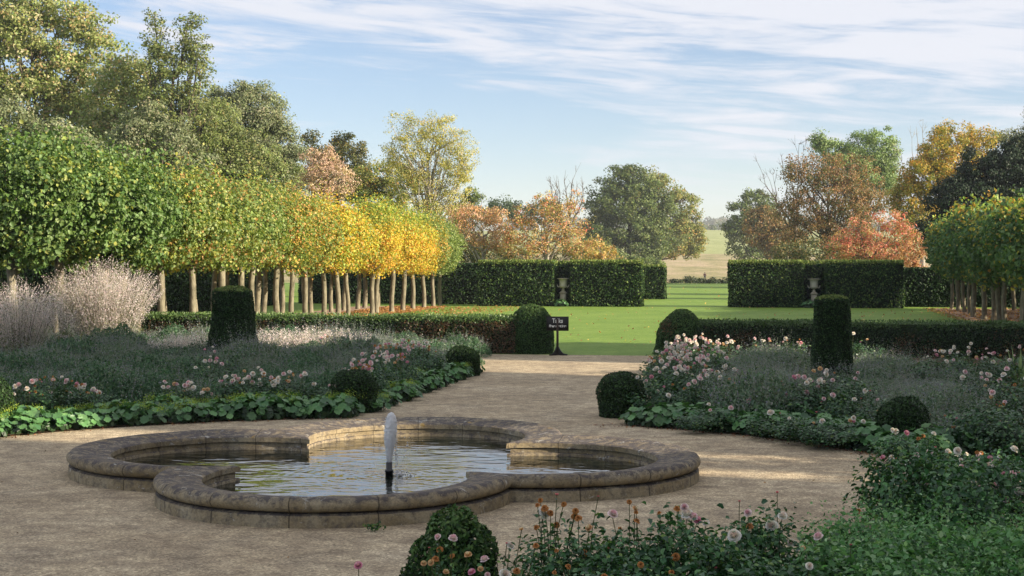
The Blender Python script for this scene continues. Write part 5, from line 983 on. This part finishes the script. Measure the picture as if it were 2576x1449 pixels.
# ================================================================ UNSEEN HOUSE BLOCKS added to shade the court (behind and right of the viewer)
def house(e1a, e1b, e2a, e2b, h, label):
    s1 = Vector((math.sin(R(SUN_AZ)), math.cos(R(SUN_AZ)), 0)); rz = math.atan2(s1.y, s1.x); s2 = Vector((-s1.y, s1.x, 0))  # block walls run along the sun direction to set the shade edges
    t = empty('shade_house', s1 * e1a + s2 * e2a, rz, label, 'house'); w, d = e1b - e1a, e2b - e2a; mb = MB(); box(mb, 0, w, 0, d, -.1, h)
    mb.build('wall', tone('house_stone', (.3, .25, .18), (.38, .32, .24), 2), t)
    rf = MB(); rf.add([(-.3, -.3, h), (w + .3, -.3, h), (w + .3, d + .3, h), (-.3, d + .3, h), (w * .3, d / 2, h + 3), (w * .7, d / 2, h + 3)], [(0, 1, 5, 4), (2, 3, 4, 5)]); rf.add([(-.3, -.3, h), (-.3, d + .3, h), (w * .3, d / 2, h + 3)], [(0, 2, 1)]); rf.add([(w + .3, -.3, h), (w + .3, d + .3, h), (w * .7, d / 2, h + 3)], [(0, 1, 2)])
    rf.build('roof', tone('roof_slate', (.1, .09, .08), (.16, .14, .12), 3), t)
    gm = plainmat('window_glass', (.03, .035, .04), .08, .6); wm = plainmat('window_stone', (.4, .35, .27), .8, .2)
    n = max(1, int(d // 3.4))
    for k in range(n):
        for fl in range(int(h // 4.2)):
            y = (k + .5) * d / n; z = 1.2 + fl * 4.2; f = MB(); box(f, -.08, -.003, y - .75, y + .75, z - .15, z); box(f, -.08, -.003, y - .75, y + .75, z + 2.2, z + 2.35); box(f, -.06, -.003, y - .04, y + .04, z, z + 2.2); fo = f.build('window', wm, t)
            g = MB(); box(g, -.02, -.003, y - .6, y - .05, z, z + 2.2); box(g, -.02, -.003, y + .05, y + .6, z, z + 2.2); g.build('pane', gm, fo)
house(25, 41, 22.7, 36.7, 20.5, 'tall stone house wing added to shade the court, out of frame at right')
house(22, 34, 41.8, 51.0, 14.6, 'lower stone block added to shade the path gap, out of frame at right')  # unseen block added to cast the shade band across path and lawn
house(25, 41, -26, 20.3, 20.5, 'long stone house range added to shade the foreground, out of frame')  # gap left beside the first wing lets a streak of sun through

def dapple_tree():  # unseen tree added to break up the sun through the gap
    s1 = Vector((math.sin(R(SUN_AZ)), math.cos(R(SUN_AZ)), 0)); s2 = Vector((-s1.y, s1.x, 0)); p = s1 * 18 + s2 * 21.5; kk = F / p.y; xx = CX + p.x * kk; yy = lambda hh: HY + (H - hh) * kk
    tree('park_tree', 'thin open tree added between the house wings to dapple the light, out of frame', xx, p.y, [(xx, yy(5.5), 1.9 * kk, 2.6 * kk), (xx + .5 * kk, yy(8), 1.5 * kk, 1.6 * kk)], OAK, .3, .13, seed=640, nlimb=14, rc=.35, surf=.1, group='trees added to dapple the light')
dapple_tree()
# ================================================================ THE AIR
def haze():
    mb = MB(); box(mb, -2600, 2600, -70, 3300, -6, 120); m = bpy.data.materials.new('haze'); m.use_nodes = True; nt = m.node_tree; nt.nodes.clear()
    o = N(nt, 'ShaderNodeOutputMaterial'); v = N(nt, 'ShaderNodeVolumePrincipled'); v.inputs['Color'].default_value = (.86, .92, 1, 1); v.inputs['Density'].default_value = .00019; v.inputs['Anisotropy'].default_value = .2
    L(nt, v.outputs[0], o.inputs['Volume']); ob = mb.build('haze', m); tag(ob, kind='stuff'); ob['label'] = 'thin bluish morning air over the park'; ob['category'] = 'haze'
haze()
